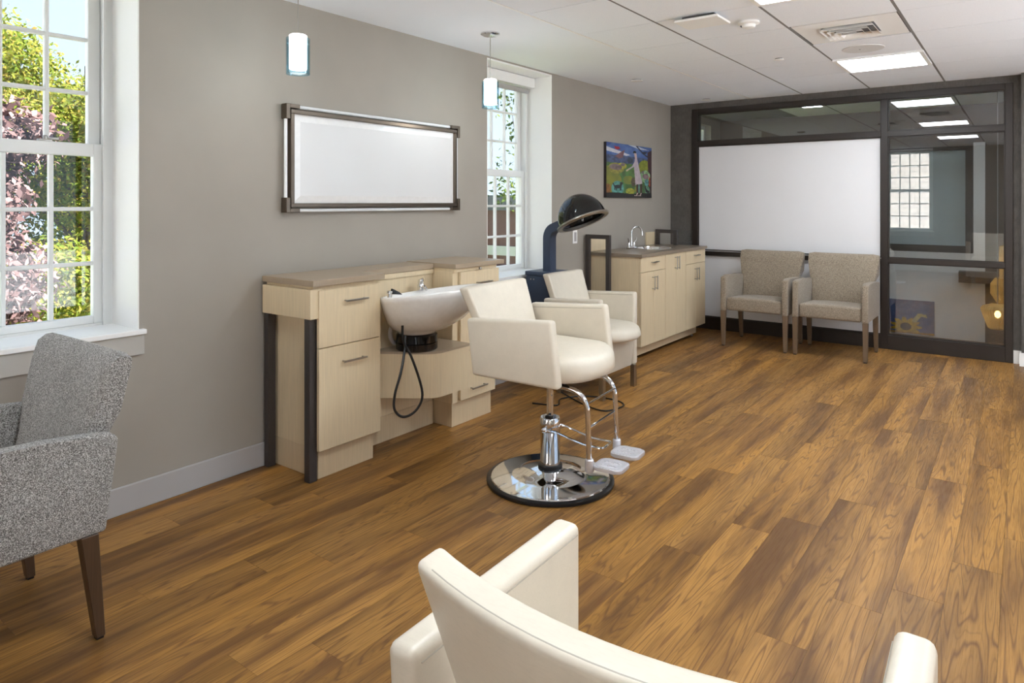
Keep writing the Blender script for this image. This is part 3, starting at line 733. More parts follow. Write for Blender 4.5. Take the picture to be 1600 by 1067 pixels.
# shampoo bowl
sb = empty('shampoo_bowl', (.40, 2.80, .533), 0, 'white oval shampoo bowl on a black collar with hose and chrome tap', 'sink')
L('swivel_collar', [(.112, 0), (.118, .006), (.118, .040), (.114, .043), (.118, .046), (.116, .085), (.10, .092), (0, .092)], M['gloss_black'], sb, n=40)
bm = newbm(); n = 48; rings = []
sec = [(.085, .095, .090, 0), (.105, .110, .096, 0), (.112, .118, .108, 0), (.155, .172, .128, .03), (.202, .232, .175, .07), (.242, .282, .24, .11), (.264, .308, .30, .125), (.270, .318, .322, .13), (.264, .312, .330, .13), (.252, .300, .326, .13),
       (.238, .28, .29, .115), (.21, .24, .23, .09), (.15, .17, .18, .06), (.05, .05, .165, .04)]
for rx, ry, z, ox in sec:
    r = []
    for k in range(n):
        a = 2*PI*k/n; x = rx*math.cos(a)+ox; y = ry*math.sin(a)
        tilt = (.13*x+.02*y-.008)*max(0, (z-.12)/.2)
        dip = -.008*math.exp(-((a if a < PI else a-2*PI)/.45)**2)*max(0, (z-.24)/.09)
        r.append(bm.verts.new((x, y, z+tilt+dip)))
    rings.append(r)
for a, b in zip(rings[:-1], rings[1:]):
    for k in range(n): bm.faces.new((a[k], a[(k+1) % n], b[(k+1) % n], b[k]))
bm.faces.new(rings[-1]); bm.faces.new(rings[0][::-1])
mesh('basin', bm, M['porcelain'], sb, smooth=True)
bm = newbm(); lathe(bm, [(.022, .0), (.022, .03), (.018, .036), (0, .036)], (-.095, .13, .312), 20); lathe(bm, [(.017, 0), (.019, .012), (.017, .026), (0, .030)], (-.095, .13, .348), 16); tube(bm, [(-.095, .13, .335), (-.055, .12, .333), (-.035, .115, .320)], .009, 10); tube(bm, [(-.095, .13, .37), (-.075, .115, .382), (-.055, .105, .386)], .004, 8)
mesh('tap', bm, M['chrome'], sb, smooth='auto')
ho = [(-.035, -.225, .325), (-.035, -.232, .18), (-.03, -.232, .10), (.0, -.205, .02), (.03, -.175, -.10), (.045, -.165, -.19), (.035, -.185, -.25), (.015, -.225, -.285), (-.005, -.27, -.285), (-.02, -.305, -.24), (-.01, -.31, -.16), (.0, -.28, -.06), (-.02, -.235, .03), (-.04, -.205, .12), (-.05, -.19, .20)]
def smoothpath(p, m=5):
    q = []
    for i in range(len(p)-1):
        for k in range(m):
            u = k/m; p0 = Vector(p[max(i-1, 0)]); p1 = Vector(p[i]); p2 = Vector(p[i+1]); p3 = Vector(p[min(i+2, len(p)-1)])
            q.append(.5*((2*p1)+(p2-p0)*u+(2*p0-5*p1+4*p2-p3)*u*u+(3*p1-p0-3*p2+p3)*u**3))
    q.append(Vector(p[-1])); return q
ho = [(x+.17, y-.012, z) for x, y, z in ho[1:-1]]
T('hose', smoothpath(ho), .0068, M['black'], sb, 10)
T('drain_hose', smoothpath([(-.08, -.09, .20), (-.09, -.12, .10), (-.10, -.09, .04), (-.13, -.02, .03), (-.125, .05, .08)]), .012, M['base'], sb, 10)
bm = newbm(); lathe(bm, [(.013, 0), (.013, .02), (.016, .024), (.016, .034), (0, .036)], (.06, -.265, .325), 16)
hs = mesh('sprayer_holder', bm, M['chrome'], sb, smooth='auto')
bm = newbm(); hexa(bm, [(.048, -.25, .340), (.072, -.25, .340), (.072, -.18, .330), (.048, -.18, .330), (.052, -.25, .370), (.068, -.25, .370), (.068, -.20, .347), (.052, -.20, .347)], .003, 2); mesh('sprayer_handle', bm, M['black'], sb, smooth='auto')

# power cord on the floor behind the styling chair
tag(T('power_cord', smoothpath([(.30, 4.28, .006), (.55, 4.12, .006), (.80, 3.98, .006), (.98, 3.94, .006), (1.02, 4.12, .006), (.9, 4.2, .006), (.70, 4.16, .006), (.60, 4.0, .006), (.66, 3.86, .006), (.50, 3.80, .006)]), .005, M['black'], n=8), 'black power cord coiled on the floor behind the styling chair', 'cord')

# ------------------------------------------------------------------ sink cabinet
sk = empty('sink_cabinet', (0, 6.12, 0), 0, 'long pale wood sink cabinet with doors and drawers beside the partition', 'cabinet')
bm = newbm(); box(bm, G, .508, -.735, -.717, .115, .885); box(bm, G, .508, .717, .735, .115, .885); box(bm, G, .508, -.717, .717, .115, .133); box(bm, G, G+.012, -.717, .717, .133, .885); box(bm, .492, .508, -.717, .717, .133, .885)
mesh('body', bm, lam, sk)
B('plinth', G+.02, .470, -.70, .64, .030, .115, lamd, sk)
ys3 = [(-.738, -.240), (-.236, .232), (.236, .738)]
def fr_(nm, y0, y1, z0, z1): return B(nm, .510, .530, y0+.0015, y1-.0015, z0, z1, lam, sk, .0015, 1)
for i, (a, b) in enumerate(ys3):
    m_ = (a+b)/2
    if i != 1:
        d = fr_('drawer_front', a, b, .757, .884); handle(d, m_-.05, m_+.05, .835, .530); zt = .753; hz = (.60, .70)
    else: zt = .884; hz = (.745, .845)
    for s, (p, q) in enumerate(((a, m_), (m_, b))):
        d = fr_('door', p, q, .117, zt); handle(d, hz[0], hz[1], (m_-.028 if s == 0 else m_+.028), .530, vertical=True)
for x in (.05, .44):
    for y in (-.66, .60): L('levelling_foot', [(.016, 0), (.016, .008), (.008, .012), (.008, .03)], M['steel'], sk, c=(x, y, 0), n=14)
# worktop with a round hole for the sink
bm = newbm(); cx_, cy_, rr_ = .25, .10, .17; N = 48
outer = []
x0_, x1_, y0_, y1_ = G, .545, -.755, .755
ring = [bm.verts.new((cx_+rr_*math.cos(2*PI*k/N), cy_+rr_*1.15*math.sin(2*PI*k/N), .915)) for k in range(N)]
ring0 = [bm.verts.new((v.co.x, v.co.y, .887)) for v in ring]
def edgept(a):
    dx, dy = math.cos(a), math.sin(a); t_ = 1e9
    if dx > 1e-9: t_ = min(t_, (x1_-cx_)/dx)
    if dx < -1e-9: t_ = min(t_, (x0_-cx_)/dx)
    if dy > 1e-9: t_ = min(t_, (y1_-cy_)/dy)
    if dy < -1e-9: t_ = min(t_, (y0_-cy_)/dy)
    return cx_+dx*t_, cy_+dy*t_
angs = sorted([(2*PI*k/N) for k in range(N)])
ot = [bm.verts.new((*edgept(a), .915)) for a in angs]; ob = [bm.verts.new((v.co.x, v.co.y, .887)) for v in ot]
corn = [(math.atan2(y-cy_, x-cx_) % (2*PI), x, y) for x in (x0_, x1_) for y in (y0_, y1_)]
for k in range(N):
    k2 = (k+1) % N; a0, a1 = angs[k], angs[k]+2*PI/N
    cs = [(x, y) for a, x, y in corn if a0 < a < a1]
    if cs:
        ct = bm.verts.new((*cs[0], .915)); cb = bm.verts.new((*cs[0], .887))
        bm.faces.new((ring[k], ot[k], ct, ot[k2], ring[k2])); bm.faces.new((ring0[k2], ob[k2], cb, ob[k], ring0[k]))
        bm.faces.new((ot[k], ob[k], cb, ct)); bm.faces.new((ct, cb, ob[k2], ot[k2]))
    else:
        bm.faces.new((ring[k], ot[k], ot[k2], ring[k2])); bm.faces.new((ring0[k2], ob[k2], ob[k], ring0[k])); bm.faces.new((ot[k], ob[k], ob[k2], ot[k2]))
    bm.faces.new((ring[k2], ring0[k2], ring0[k], ring[k]))
wt = mesh('worktop', bm, M['top2'], loc=(0, 6.12, 0)); tag(wt, 'taupe worktop on the sink cabinet around the round steel basin', 'worktop')
skb = empty('round_sink', (cx_, 6.12+cy_, .915), 0, 'round stainless steel sink set into the taupe worktop', 'sink')
bm = newbm(); lathe(bm, [(rr_+.014, .0), (rr_+.014, .004), (rr_-.004, .003), (rr_-.012, -.02), (rr_-.03, -.10), (.05, -.13), (0, -.13)], (0, 0, 0), 48, cap=False)
for v in bm.verts: v.co.y *= 1.13
mesh('bowl', bm, M['chrome'], skb, smooth='auto')
L('drain', [(.03, -.129), (.03, -.126), (.02, -.125), (0, -.127)], M['steel'], skb, n=20)
fa = empty('faucet', (.115, 6.02, .915), 0, 'chrome gooseneck faucet with two blade handles at the sink cabinet', 'faucet')
bm = newbm(); box(bm, -.02, .02, -.075, .075, 0, .022, .008, 3); mesh('base_plate', bm, M['chrome'], fa, smooth='auto')
pts = [(0, 0, .02), (0, 0, .15)]+[(.055-.055*math.cos(a), 0, .15+.06*math.sin(a)) for a in [PI*k/10 for k in range(1, 11)]]+[(.112, 0, .125)]
sp = T('spout', [(x*.5, x*1.05, z) for x, y, z in pts], .0085, M['chrome'], fa, 12)
for s in (-1, 1):
    bm = newbm(); lathe(bm, [(.014, .02), (.013, .05), (.008, .06), (0, .06)], (0, s*.052, 0), 14); tube(bm, [(0, s*.052, .055), (.01, s*.075, .075), (.012, s*.088, .105)], [.006, .008, .005], 8); mesh('lever_handle', bm, M['chrome'], fa, smooth='auto')

def guard(y, x0, x1, foot, label, glass_to=None, shift=0):
    t = empty('end_guard', (0, y, 0), 0, label, 'panel')
    z1 = 1.075; w = .036; bm = newbm()
    box(bm, x0, x0+w, -.018, .018, foot, z1); box(bm, x1-w, x1, -.018, .018, foot, z1); box(bm, x0+w, x1-w, -.018, .018, z1-w, z1)
    mesh('frame', bm, M['legm'], t)
    B('side_panel', .001, .014, (.02 if foot == 0 else -.22), (.44 if foot == 0 else -.02), .917, 1.050, M['lam'], t)
    if glass_to: B('clear_screen', x1+.002, glass_to, -.004, .004, .917, 1.07, M['clear'], t, .001, 1)
    return t
guard(5.325, .022, .262, 0, 'dark metal hoop frame at the near end of the sink cabinet')
guard(6.78, .022, .26, .916, 'dark metal frame with a clear screen on the far end of the sink worktop', .42)
o_ = empty('wall_outlet', (0, 5.16, 1.06), 0, 'small white wall outlet beside the dark hoop frame', 'outlet')
B('cover_plate', 0, .006, -.036, .036, -.058, .058, M['white'], o_, .002, 2); B('socket', .006, .008, -.017, .017, -.040, .040, M['base'], o_)

# ------------------------------------------------------------------ mirror
mi = empty('wall_mirror', (0, 0, 0), 0, 'wide wall mirror with pewter corners and clear rods hanging above the shampoo station', 'mirror')
my0, my1, mz0, mz1 = 2.18, 3.565, 1.308, 1.885
pw = M['pewter']
B('backing', .002, .030, my0+.055, my1-.055, mz0+.050, mz1-.050, M['dgrey'], mi)
bm = newbm(); a0, a1, b0, b1 = my0+.030, my1-.030, mz0+.028, mz1-.028; w = .022
box(bm, .010, .058, a0, a1, b0, b0+w, .002, 1); box(bm, .010, .058, a0, a1, b1-w, b1, .002, 1); box(bm, .010, .058, a0, a0+w, b0+w, b1-w, .002, 1); box(bm, .010, .058, a1-w, a1, b0+w, b1-w, .002, 1)
mesh('frame', bm, pw, mi, smooth='auto')
g0, g1, h0, h1 = a0+w, a1-w, b0+w, b1-w; bv = .040
bm = newbm(); o4 = [(g0, h0), (g1, h0), (g1, h1), (g0, h1)]; i4 = [(g0+bv, h0+bv), (g1-bv, h0+bv), (g1-bv, h1-bv), (g0+bv, h1-bv)]
vo = [bm.verts.new((.040, y, z)) for y, z in o4]; vi = [bm.verts.new((.050, y, z)) for y, z in i4]
for k in range(4): bm.faces.new((vo[k], vo[(k+1) % 4], vi[(k+1) % 4], vi[k]))
mesh('bevelled_edge', bm, M['bevelm'], mi)
B('glass', .036, .050, g0+bv, g1-bv, h0+bv, h1-bv, M['mirror'], mi)
for (p, q) in (((.034, my0+.012, mz0+.05), (.034, my0+.012, mz1-.05)), ((.034, my1-.012, mz0+.05), (.034, my1-.012, mz1-.05)), ((.034, my0+.05, mz0+.011), (.034, my1-.05, mz0+.011)), ((.034, my0+.05, mz1-.011), (.034, my1-.05, mz1-.011))):
    T('acrylic_rod', [p, q], .0095, M['acryl'], mi, 14)
for y, sy in ((my0, 1), (my1, -1)):
    for z, sz in ((mz0, 1), (mz1, -1)):
        bm = newbm(); ya_, yb_ = sorted((y, y+sy*.024)); za_, zb_ = sorted((z, z+sz*.080)); box(bm, .012, .060, ya_, yb_, za_, zb_, .002, 1)
        ya_, yb_ = sorted((y+sy*.024, y+sy*.085)); za_, zb_ = sorted((z, z+sz*.022)); box(bm, .012, .060, ya_, yb_, za_, zb_, .002, 1)
        mesh('corner_bracket', bm, pw, mi, smooth='auto')

# ------------------------------------------------------------------ pendants
def pendant(x, y, label):
    t = empty('pendant_lamp', (x, y, CZ), 0, label, 'lamp', 'blue glass pendants along the window wall')
    L('canopy', [(.062, 0), (.062, -.008), (.040, -.020), (.012, -.024), (0, -.024)][::-1], M['chrome'], t, n=32)
    T('cord', [(0, 0, -.02), (0, 0, -.17)], .0022, M['steel'], t, 8); T('rod', [(0, 0, -.17), (0, 0, -.298)], .0030, M['steel'], t, 8)
    L('inner_shade', [(0, -.292), (.034, -.293), (.0405, -.298), (.0405, -.452), (.036, -.456), (0, -.456)][::-1], M['opal'], t, n=32, cap=False)
    L('outer_glass', [(.0545, -.310), (.0545, -.478), (.0515, -.478), (.0515, -.310), (.0545, -.310)], M['blue_glass'], t, n=40, cap=False)
    for k in range(3):
        a = 2*PI*k/3-.7; T('pin', [(.040*math.cos(a), .040*math.sin(a), -.328), (.059*math.cos(a), .059*math.sin(a), -.328)], .0022, M['chrome'], t, 8)
    ld = bpy.data.lights.new('pendant_bulb', 'POINT'); ld.energy = .7; ld.shadow_soft_size = .04; ld.color = (1, .96, .9)
    lo = bpy.data.objects.new('bulb', ld); C.objects.link(lo); lo.parent = t; lo.location = (0, 0, -.53)
pendant(.437, 1.977, 'blue glass pendant hanging above the near end of the mirror')
pendant(.437, 3.422, 'blue glass pendant hanging in front of the second window, canopy in view')

# ------------------------------------------------------------------ painting on the left wall
pt = empty('painting', (0, 6.165, 1.67), 0, 'unframed canvas painting of a figure in a pale coat feeding animals', 'painting')
B('canvas', .001, .028, -.487, .487, -.262, .262, plain('dark_canvas_edge', (30, 22, 26), .6), pt)
NX, NY = 150, 150
def cov(px_, py_, kind, *a):
    if kind == 'e': cx, cy, rx, ry = a; return ((px_-cx)/rx)**2+((py_-cy)/ry)**2 < 1
    if kind == 'p':
        ins = np.zeros(px_.shape, bool); P_ = a[0]; n_ = len(P_)
        for i in range(n_):
            x1, y1 = P_[i]; x2, y2 = P_[(i+1) % n_]
            c_ = ((y1 > py_) != (y2 > py_)) & (px_ < (x2-x1)*(py_-y1)/(y2-y1+1e-9)+x1); ins ^= c_
        return ins
ux, uy = np.meshgrid((np.arange(NX)+.5)/NX, (np.arange(NY)+.5)/NY)   # uy down from the top
rng = np.random.default_rng(3)
def nz(fx, fy, seed):
    r = np.random.default_rng(seed); g = r.random((fy+2, fx+2)); xx = ux*fx; yy = uy*fy; xi = xx.astype(int); yi = yy.astype(int); a = xx-xi; b = yy-yi
    a = a*a*(3-2*a); b = b*b*(3-2*b)
    return (g[yi, xi]*(1-a)+g[yi, xi+1]*a)*(1-b)+(g[yi+1, xi]*(1-a)+g[yi+1, xi+1]*a)*b
img = np.zeros((NY, NX, 3)); n1, n2, n3 = nz(6, 6, 1), nz(14, 14, 2), nz(30, 30, 3)
def setc(mask, c, var=.12): img[mask] = np.array(c)*(1+var*(n3[mask]-.5)*2)[:, None]
def mixc(a, b, t_): return np.array(a)*(1-t_[..., None])+np.array(b)*t_[..., None]
img[:] = mixc((96, 132, 56), (52, 112, 66), n1); img = img*(.8+.4*n2[..., None])
img = np.where(((n1 > .62))[..., None], mixc((150, 150, 40), (120, 130, 50), n2), img)
sky = uy < .36; img[sky] = mixc((62, 96, 168), (110, 142, 200), n2)[sky]
setc((uy > .22) & (uy < .36), (72, 88, 128), .25)
setc(cov(ux, uy, 'p', [(0, .08), (.2, .12), (.5, .19), (.42, .215), (0, .155)]), (232, 232, 240), .04)
setc(cov(ux, uy, 'p', [(.45, .0), (.62, .0), (.95, .06), (.7, .06)]), (214, 222, 236), .05)
setc(cov(ux, uy, 'p', [(.0, .0), (.1, .0), (.05, .06), (0, .07)]), (60, 90, 160), .1)
setc(cov(ux, uy, 'e', .22, .085, .055, .028), (190, 26, 34)); setc(cov(ux, uy, 'p', [(.15, .05), (.24, .07), (.30, .10), (.2, .1)]), (170, 20, 34))
setc(cov(ux, uy, 'p', [(.17, .24), (.38, .10), (.34, .25), (.26, .28)]), (136, 92, 96))
setc(cov(ux, uy, 'e', .50, .29, .06, .05), (50, 66, 86))
setc(cov(ux, uy, 'e', .84, .40, .15, .14), (140, 148, 42)); setc(cov(ux, uy, 'p', [(.9, .1), (1, .05), (1, 1), (.93, 1)]), (74, 44, 50))
for cx, cy, rx, ry, col in ((.20, .46, .17, .10, (150, 146, 60)), (.33, .41, .09, .06, (180, 176, 50)), (.19, .44, .13, .055, (132, 112, 116)), (.34, .385, .05, .028, (138, 118, 120)), (.85, .58, .12, .12, (150, 190, 140)), (.86, .58, .075, .055, (140, 112, 120)), (.79, .50, .035, .03, (130, 120, 122)),
                            (.23, .83, .13, .14, (96, 168, 160)), (.50, .88, .10, .06, (170, 170, 40)), (.57, .70, .05, .09, (88, 76, 56)), (.90, .86, .06, .09, (110, 160, 130)), (.03, .84, .06, .09, (140, 90, 40)), (.95, .68, .02, .1, (180, 84, 50)), (.88, .70, .05, .07, (90, 150, 150))):
    setc(cov(ux, uy, 'e', cx, cy, rx, ry), col, .2)
setc(cov(ux, uy, 'e', .23, .80, .075, .035), (18, 18, 30)); setc(cov(ux, uy, 'p', [(.27, .80), (.28, .71), (.35, .72), (.30, .80)]), (18, 18, 30))
for x in (.17, .20, .28, .30): setc((abs(ux-x) < .010) & (uy > .8) & (uy < .87), (18, 18, 30))
setc(cov(ux, uy, 'p', [(.12, .74), (.14, .73), (.18, .80), (.16, .81)]), (18, 18, 30))
setc(cov(ux, uy, 'p', [(.83, .78), (.85, .76), (.88, .83), (.95, .87), (.93, .91), (.86, .89)]), (18, 18, 28))
setc(cov(ux, uy, 'p', [(.62, .0), (.66, .0), (.80, .12), (.95, .20), (.93, .22), (.78, .14)]), (30, 34, 60)); setc(cov(ux, uy, 'p', [(.76, .1), (.9, .09), (.86, .13), (.79, .14)]), (20, 24, 40))
setc(uy > .915-.01*np.sin(ux*9), (16, 12, 16), .3)
setc(cov(ux, uy, 'p', [(.605, .24), (.655, .24), (.70, .42), (.78, .72), (.62, .76), (.585, .42)]), (206, 190, 200), .05)
setc(cov(ux, uy, 'p', [(.60, .30), (.62, .38), (.50, .46), (.42, .50), (.41, .48), (.54, .40)]), (206, 190, 200), .05); setc(cov(ux, uy, 'p', [(.40, .49), (.46, .45), (.48, .47), (.42, .51)]), (232, 210, 180))
setc(cov(ux, uy, 'p', [(.585, .15), (.64, .14), (.655, .25), (.61, .25)]), (222, 190, 180), .04); setc(cov(ux, uy, 'e', .60, .125, .035, .025), (14, 12, 16)); setc(cov(ux, uy, 'e', .585, .14, .03, .01), (14, 12, 16))
setc((abs(ux-.66) < .02) & (uy > .74) & (uy < .92), (64, 28, 30)); setc((abs(ux-.745) < .02) & (uy > .73) & (uy < .91), (64, 28, 30)); setc((abs(ux-.70) < .022) & (uy > .74) & (uy < .9), (96, 150, 140))
for x in (.66, .745): setc((abs(ux-x+(uy-.92)*.5) < .012) & (uy > .905) & (uy < .96), (220, 190, 190)); setc((abs(ux-x+.03) < .035) & (uy > .95) & (uy < .965), (220, 200, 200))
img = np.clip(img*.86/255, 0, 1); lin = np.where(img <= .04045, img/12.92, ((img+.055)/1.055)**2.4)
def picture(name, lin, NX, NY, org, du, dv, parent, mat):
    I, J = np.meshgrid(np.arange(NX+1), np.arange(NY+1)); co = np.array(org)+I[..., None]/NX*np.array(du)+J[..., None]/NY*np.array(dv)
    me = bpy.data.meshes.new(name); idx = (J*(NX+1)+I)
    f = np.stack([idx[:-1, :-1], idx[1:, :-1], idx[1:, 1:], idx[:-1, 1:]], -1).reshape(-1, 4)
    me.from_pydata(co.reshape(-1, 3).tolist(), [], f.tolist())
    at = me.color_attributes.new('paint', 'FLOAT_COLOR', 'CORNER')
    c = np.concatenate([lin.reshape(-1, 3), np.ones((NX*NY, 1))], 1); at.data.foreach_set('color', np.repeat(c, 4, 0).ravel().astype(np.float32))
    me.materials.append(mat); o = bpy.data.objects.new(name, me); C.objects.link(o); o.parent = parent; return o
_m = Mat('painted_picture'); _a = _m.n('ShaderNodeVertexColor', layer_name='paint'); _m.bsdf(_a.outputs[0], .45); M['picture'] = _m.m
picture('picture_face', lin, NX, NY, (.0285, -.485, .261), (0, .970, 0), (0, 0, -.522), pt, M['picture'])

# ------------------------------------------------------------------ ceiling fittings
ad = empty('air_diffuser', (1.655, 3.87, CZ), 0, 'flat white square air diffuser plate hanging just below the tiles', 'vent')
B('neck', -.09, .10, -.07, .075, -.022, 0, M['dgrey'], ad); B('plate', -.125, .135, -.105, .105, -.034, -.020, M['white'], ad, .003, 1)
sd = empty('smoke_detector', (1.845, 4.13, CZ), 0, 'round white smoke detector on a ceiling tile beside the air diffuser plate', 'smoke detector')
L('base_ring', [(.062, 0), (.062, -.012), (.050, -.018), (0, -.018)][::-1], M['white'], sd, n=32); L('sensor_cap', [(.040, -.018), (.036, -.034), (.02, -.040), (0, -.040)][::-1], M['white'], sd, n=32)
B('slot', -.046, -.030, -.012, .012, -.026, -.018, M['dgrey'], sd)
vt = empty('ceiling_vent', (2.296, 4.708, CZ), 0, 'white stepped louvre air vent set in the tile before the lit panel', 'vent')
bm = newbm(); hx = .285
box(bm, -hx, hx, -hx, -.15, 0, .006); box(bm, -hx, hx, .15, hx, 0, .006); box(bm, -hx, -.15, -.15, .15, 0, .006); box(bm, .15, hx, -.15, .15, 0, .006)
mesh('face_plate', bm, M['white'], vt)
B('throat', -.15, .15, -.15, .15, .0055, .006, M['dgrey'], vt)
for k in range(4):
    a = .150-.034*k; b = a-.020; z = -.004-.006*k; bm = newbm()
    o4 = [(-a, -a), (a, -a), (a, a), (-a, a)]; i4 = [(-b, -b), (b, -b), (b, b), (-b, b)]
    vo = [bm.verts.new((x, y, z-.014)) for x, y in o4]; vi = [bm.verts.new((x, y, z+.009)) for x, y in i4]
    vo2 = [bm.verts.new((x, y, z-.0155)) for x, y in o4]; vi2 = [bm.verts.new((x, y, z+.0075)) for x, y in i4]
    for q in range(4): r_ = (q+1) % 4; bm.faces.new((vo[q], vo[r_], vi[r_], vi[q])); bm.faces.new((vo2[r_], vo2[q], vi2[q], vi2[r_])); bm.faces.new((vo[r_], vo[q], vo2[q], vo2[r_])); bm.faces.new((vi[q], vi[r_], vi2[r_], vi2[q]))
    mesh('louvre', bm, M['white'], vt)
spk = empty('ceiling_speaker', (2.26, 5.32, CZ), 0, 'round flush ceiling speaker grille between the vent and the lit panel', 'speaker')
L('grille', [(.135, 0), (.133, -.004), (.11, -.0045), (0, -.0045)][::-1], M['grille'], spk, n=48); L('led', [(.006, -.0045), (0, -.008)][::-1], M['dgrey'], spk, n=10, c=(-.02, 0, 0))
for x, y, lab in ((1.69, 5.32, 'small round white sprinkler cover on a tile left of the ceiling speaker'), (.43, 5.50, 'round white sprinkler cover on the drywall soffit above the painting'), (.50, 6.97, 'round white sprinkler cover on the soffit in the far corner')):
    e = empty('sprinkler_cover', (x, y, CZ), 0, lab, 'sprinkler', 'sprinkler covers')
    r_ = .036 if x > 1 else .052
    L('cover_disc', [(r_, -.006), (r_, -.010), (r_*.9, -.012), (0, -.012)][::-1], M['white'], e, n=32); L('shadow_gap', [(r_*.8, 0), (r_*.8, -.006)][::-1], M['dgrey'], e, n=24)

# ------------------------------------------------------------------ things beyond the partition
def small_light(x, y, hx, hy, label):
    t = empty('recessed_light', (x, y, CZ-.008), 0, label, 'light')
    bm = newbm(); w = .02
    box(bm, -hx, hx, -hy, -hy+w, 0, .008); box(bm, -hx, hx, hy-w, hy, 0, .008); box(bm, -hx, -hx+w, -hy+w, hy-w, 0, .008); box(bm, hx-w, hx, -hy+w, hy-w, 0, .008)
    mesh('frame', bm, M['white'], t); B('diffuser', -hx+w, hx-w, -hy+w, hy-w, .002, .006, M['lamp'], t)
small_light(1.26, 8.15, .12, .10, 'small lit square ceiling light seen through the long upper pane')
small_light(3.30, 8.40, .13, .11, 'small lit square ceiling light at the top right corner behind the glass')
small_light(3.9, 7.75, .30, .20, 'unseen rectangular ceiling light added to brighten the space beyond the partition')  # unseen lamp added to brighten the space beyond the glass

AM = [(.075, .105, .86, 1.00, 'upper', (2.995, 7.52)), (.12, .10, .585, .73, 'middle', (2.99, 7.56)), (.105, .07, .33, .56, 'lowest', (2.955, 7.50))]
def amber(x, y, z0, z1, prof, label):
    t = empty('amber_pendant', (x, y, z1), 0, label, 'lamp', 'amber blown glass pendants beyond the partition')
    h = z1-z0; n = 72; bm = newbm(); rings = []
    for r, v in prof:
        rings.append([bm.verts.new(((r*(1+.045*(k % 2)))*math.cos(2*PI*k/n), (r*(1+.045*(k % 2)))*math.sin(2*PI*k/n), -h*v)) for k in range(n)])
    for a, b in zip(rings[:-1], rings[1:]):
        for k in range(n): bm.faces.new((a[k], a[(k+1) % n], b[(k+1) % n], b[k]))
    mesh('glass_shade', bm, M['amber'], t)
    T('cord', [(0, 0, -.01), (0, 0, CZ-z1-.001)], .004, M['clear'] if False else M['base'], t, 8)
    L('bulb', [(0, -.03), (.02, -.015), (.026, .01), (.012, .035), (0, .04)], M['bulb'], t, c=(0, 0, -h*.45), n=16, cap=False)
amber(3.075, 7.60, .60, .98, [(.055, 0), (.085, .03), (.090, .3), (.085, .8), (.08, 1)], 'tall amber ribbed glass pendant, topmost of the cluster beyond the glass')
amber(3.050, 7.835, .42, .68, [(.03, 0), (.10, .08), (.135, .3), (.135, .65), (.09, .95), (.06, 1)], 'squat round amber glass pendant, middle of the cluster beyond the glass')
amber(2.975, 7.50, .23, .46, [(.04, 0), (.105, .10), (.125, .22), (.105, .5), (.07, .95), (.06, 1)], 'tapered amber glass pendant, lowest of the cluster beyond the glass')
ws = empty('reflected_shelf', (3.0, 8.14, .69), 0, 'dark brown wall hung shelf with a chrome pull, built in place of a reflection', 'shelf')  # solid shelf modelled where the glass shows a reflection
B('body', -.35, .45, -.16, 0, -.11, 0, M['dark_lam'], ws, .002, 1); T('pull', [(-.02, -.175, -.06), (.12, -.175, -.06)], .006, M['chrome'], ws, 8)
lp = empty('leaning_painting', (2.19, 8.04, 0), 0, 'blue canvas with a yellow sunflower leaning on the low white wall beyond the glass', 'painting')
B('canvas', -.25, .25, .03, .055, .02, .36, plain('blue_canvas_edge', (50, 74, 120), .6), lp)
NX2, NY2 = 80, 60
NX, NY = NX2, NY2; ux, uy = np.meshgrid((np.arange(NX)+.5)/NX, (np.arange(NY)+.5)/NY)
n1, n2, n3 = nz(6, 6, 5), nz(14, 14, 6), nz(30, 30, 7); img = mixc((52, 84, 150), (96, 130, 186), n2*.7+n3*.3)
for k in range(11):
    a = 2*PI*k/11; setc(cov((ux-.5)*math.cos(a)+(uy-.8)*math.sin(a), -(ux-.5)*math.sin(a)+(uy-.8)*math.cos(a), 'e', .17, 0, .12, .05), (232, 190, 40), .15)
setc(cov(ux, uy, 'e', .5, .8, .10, .12), (50, 40, 24)); setc(cov(ux, uy, 'p', [(.60, .62), (.72, .38), (.86, .40), (.88, .5), (.78, .46), (.68, .66)]), (240, 226, 150), .1); setc(uy > .95, (200, 150, 40), .2)
img = np.clip(img*.86/255, 0, 1); lin = np.where(img <= .04045, img/12.92, ((img+.055)/1.055)**2.4)
picture('picture_face', lin, NX, NY, (-.25, .0295, .36), (.5, 0, 0), (0, 0, -.34), lp, M['picture'])

# ------------------------------------------------------------------ outdoors
GZ = -3.2
g_ = B('lawn', -40, -WT-.3, -25, 40, GZ-.2, GZ, M['ground']); tag(g_, 'lawn below the windows outside', 'lawn', kind='structure')
g_ = B('terrace', XR+.2, 20, YR-WT-.3, 30, -.25, -.12, M['paving']); tag(g_, 'unseen pale paving added outside the right hand glazing to bounce sun indoors', 'paving', kind='structure')  # unseen terrace added to bounce sunlight onto the ceiling
g_ = B('rear_terrace', -1, 20, -8.5, YR-WT, -.25, -.12, M['paving']); tag(g_, 'unseen pale paving added outside the rear glazing to bounce sun indoors', 'paving', kind='structure')  # added at floor level so its sunlit paving lights the ceiling
g_ = B('forecourt', -10, 20, -8.5, YR-WT-.3, GZ-.2, GZ+.001, M['paving']); tag(g_, 'unseen pale forecourt added outside the rear windows to bounce sun upward', 'paving', kind='structure')  # lower paving, also added for its upward bounce
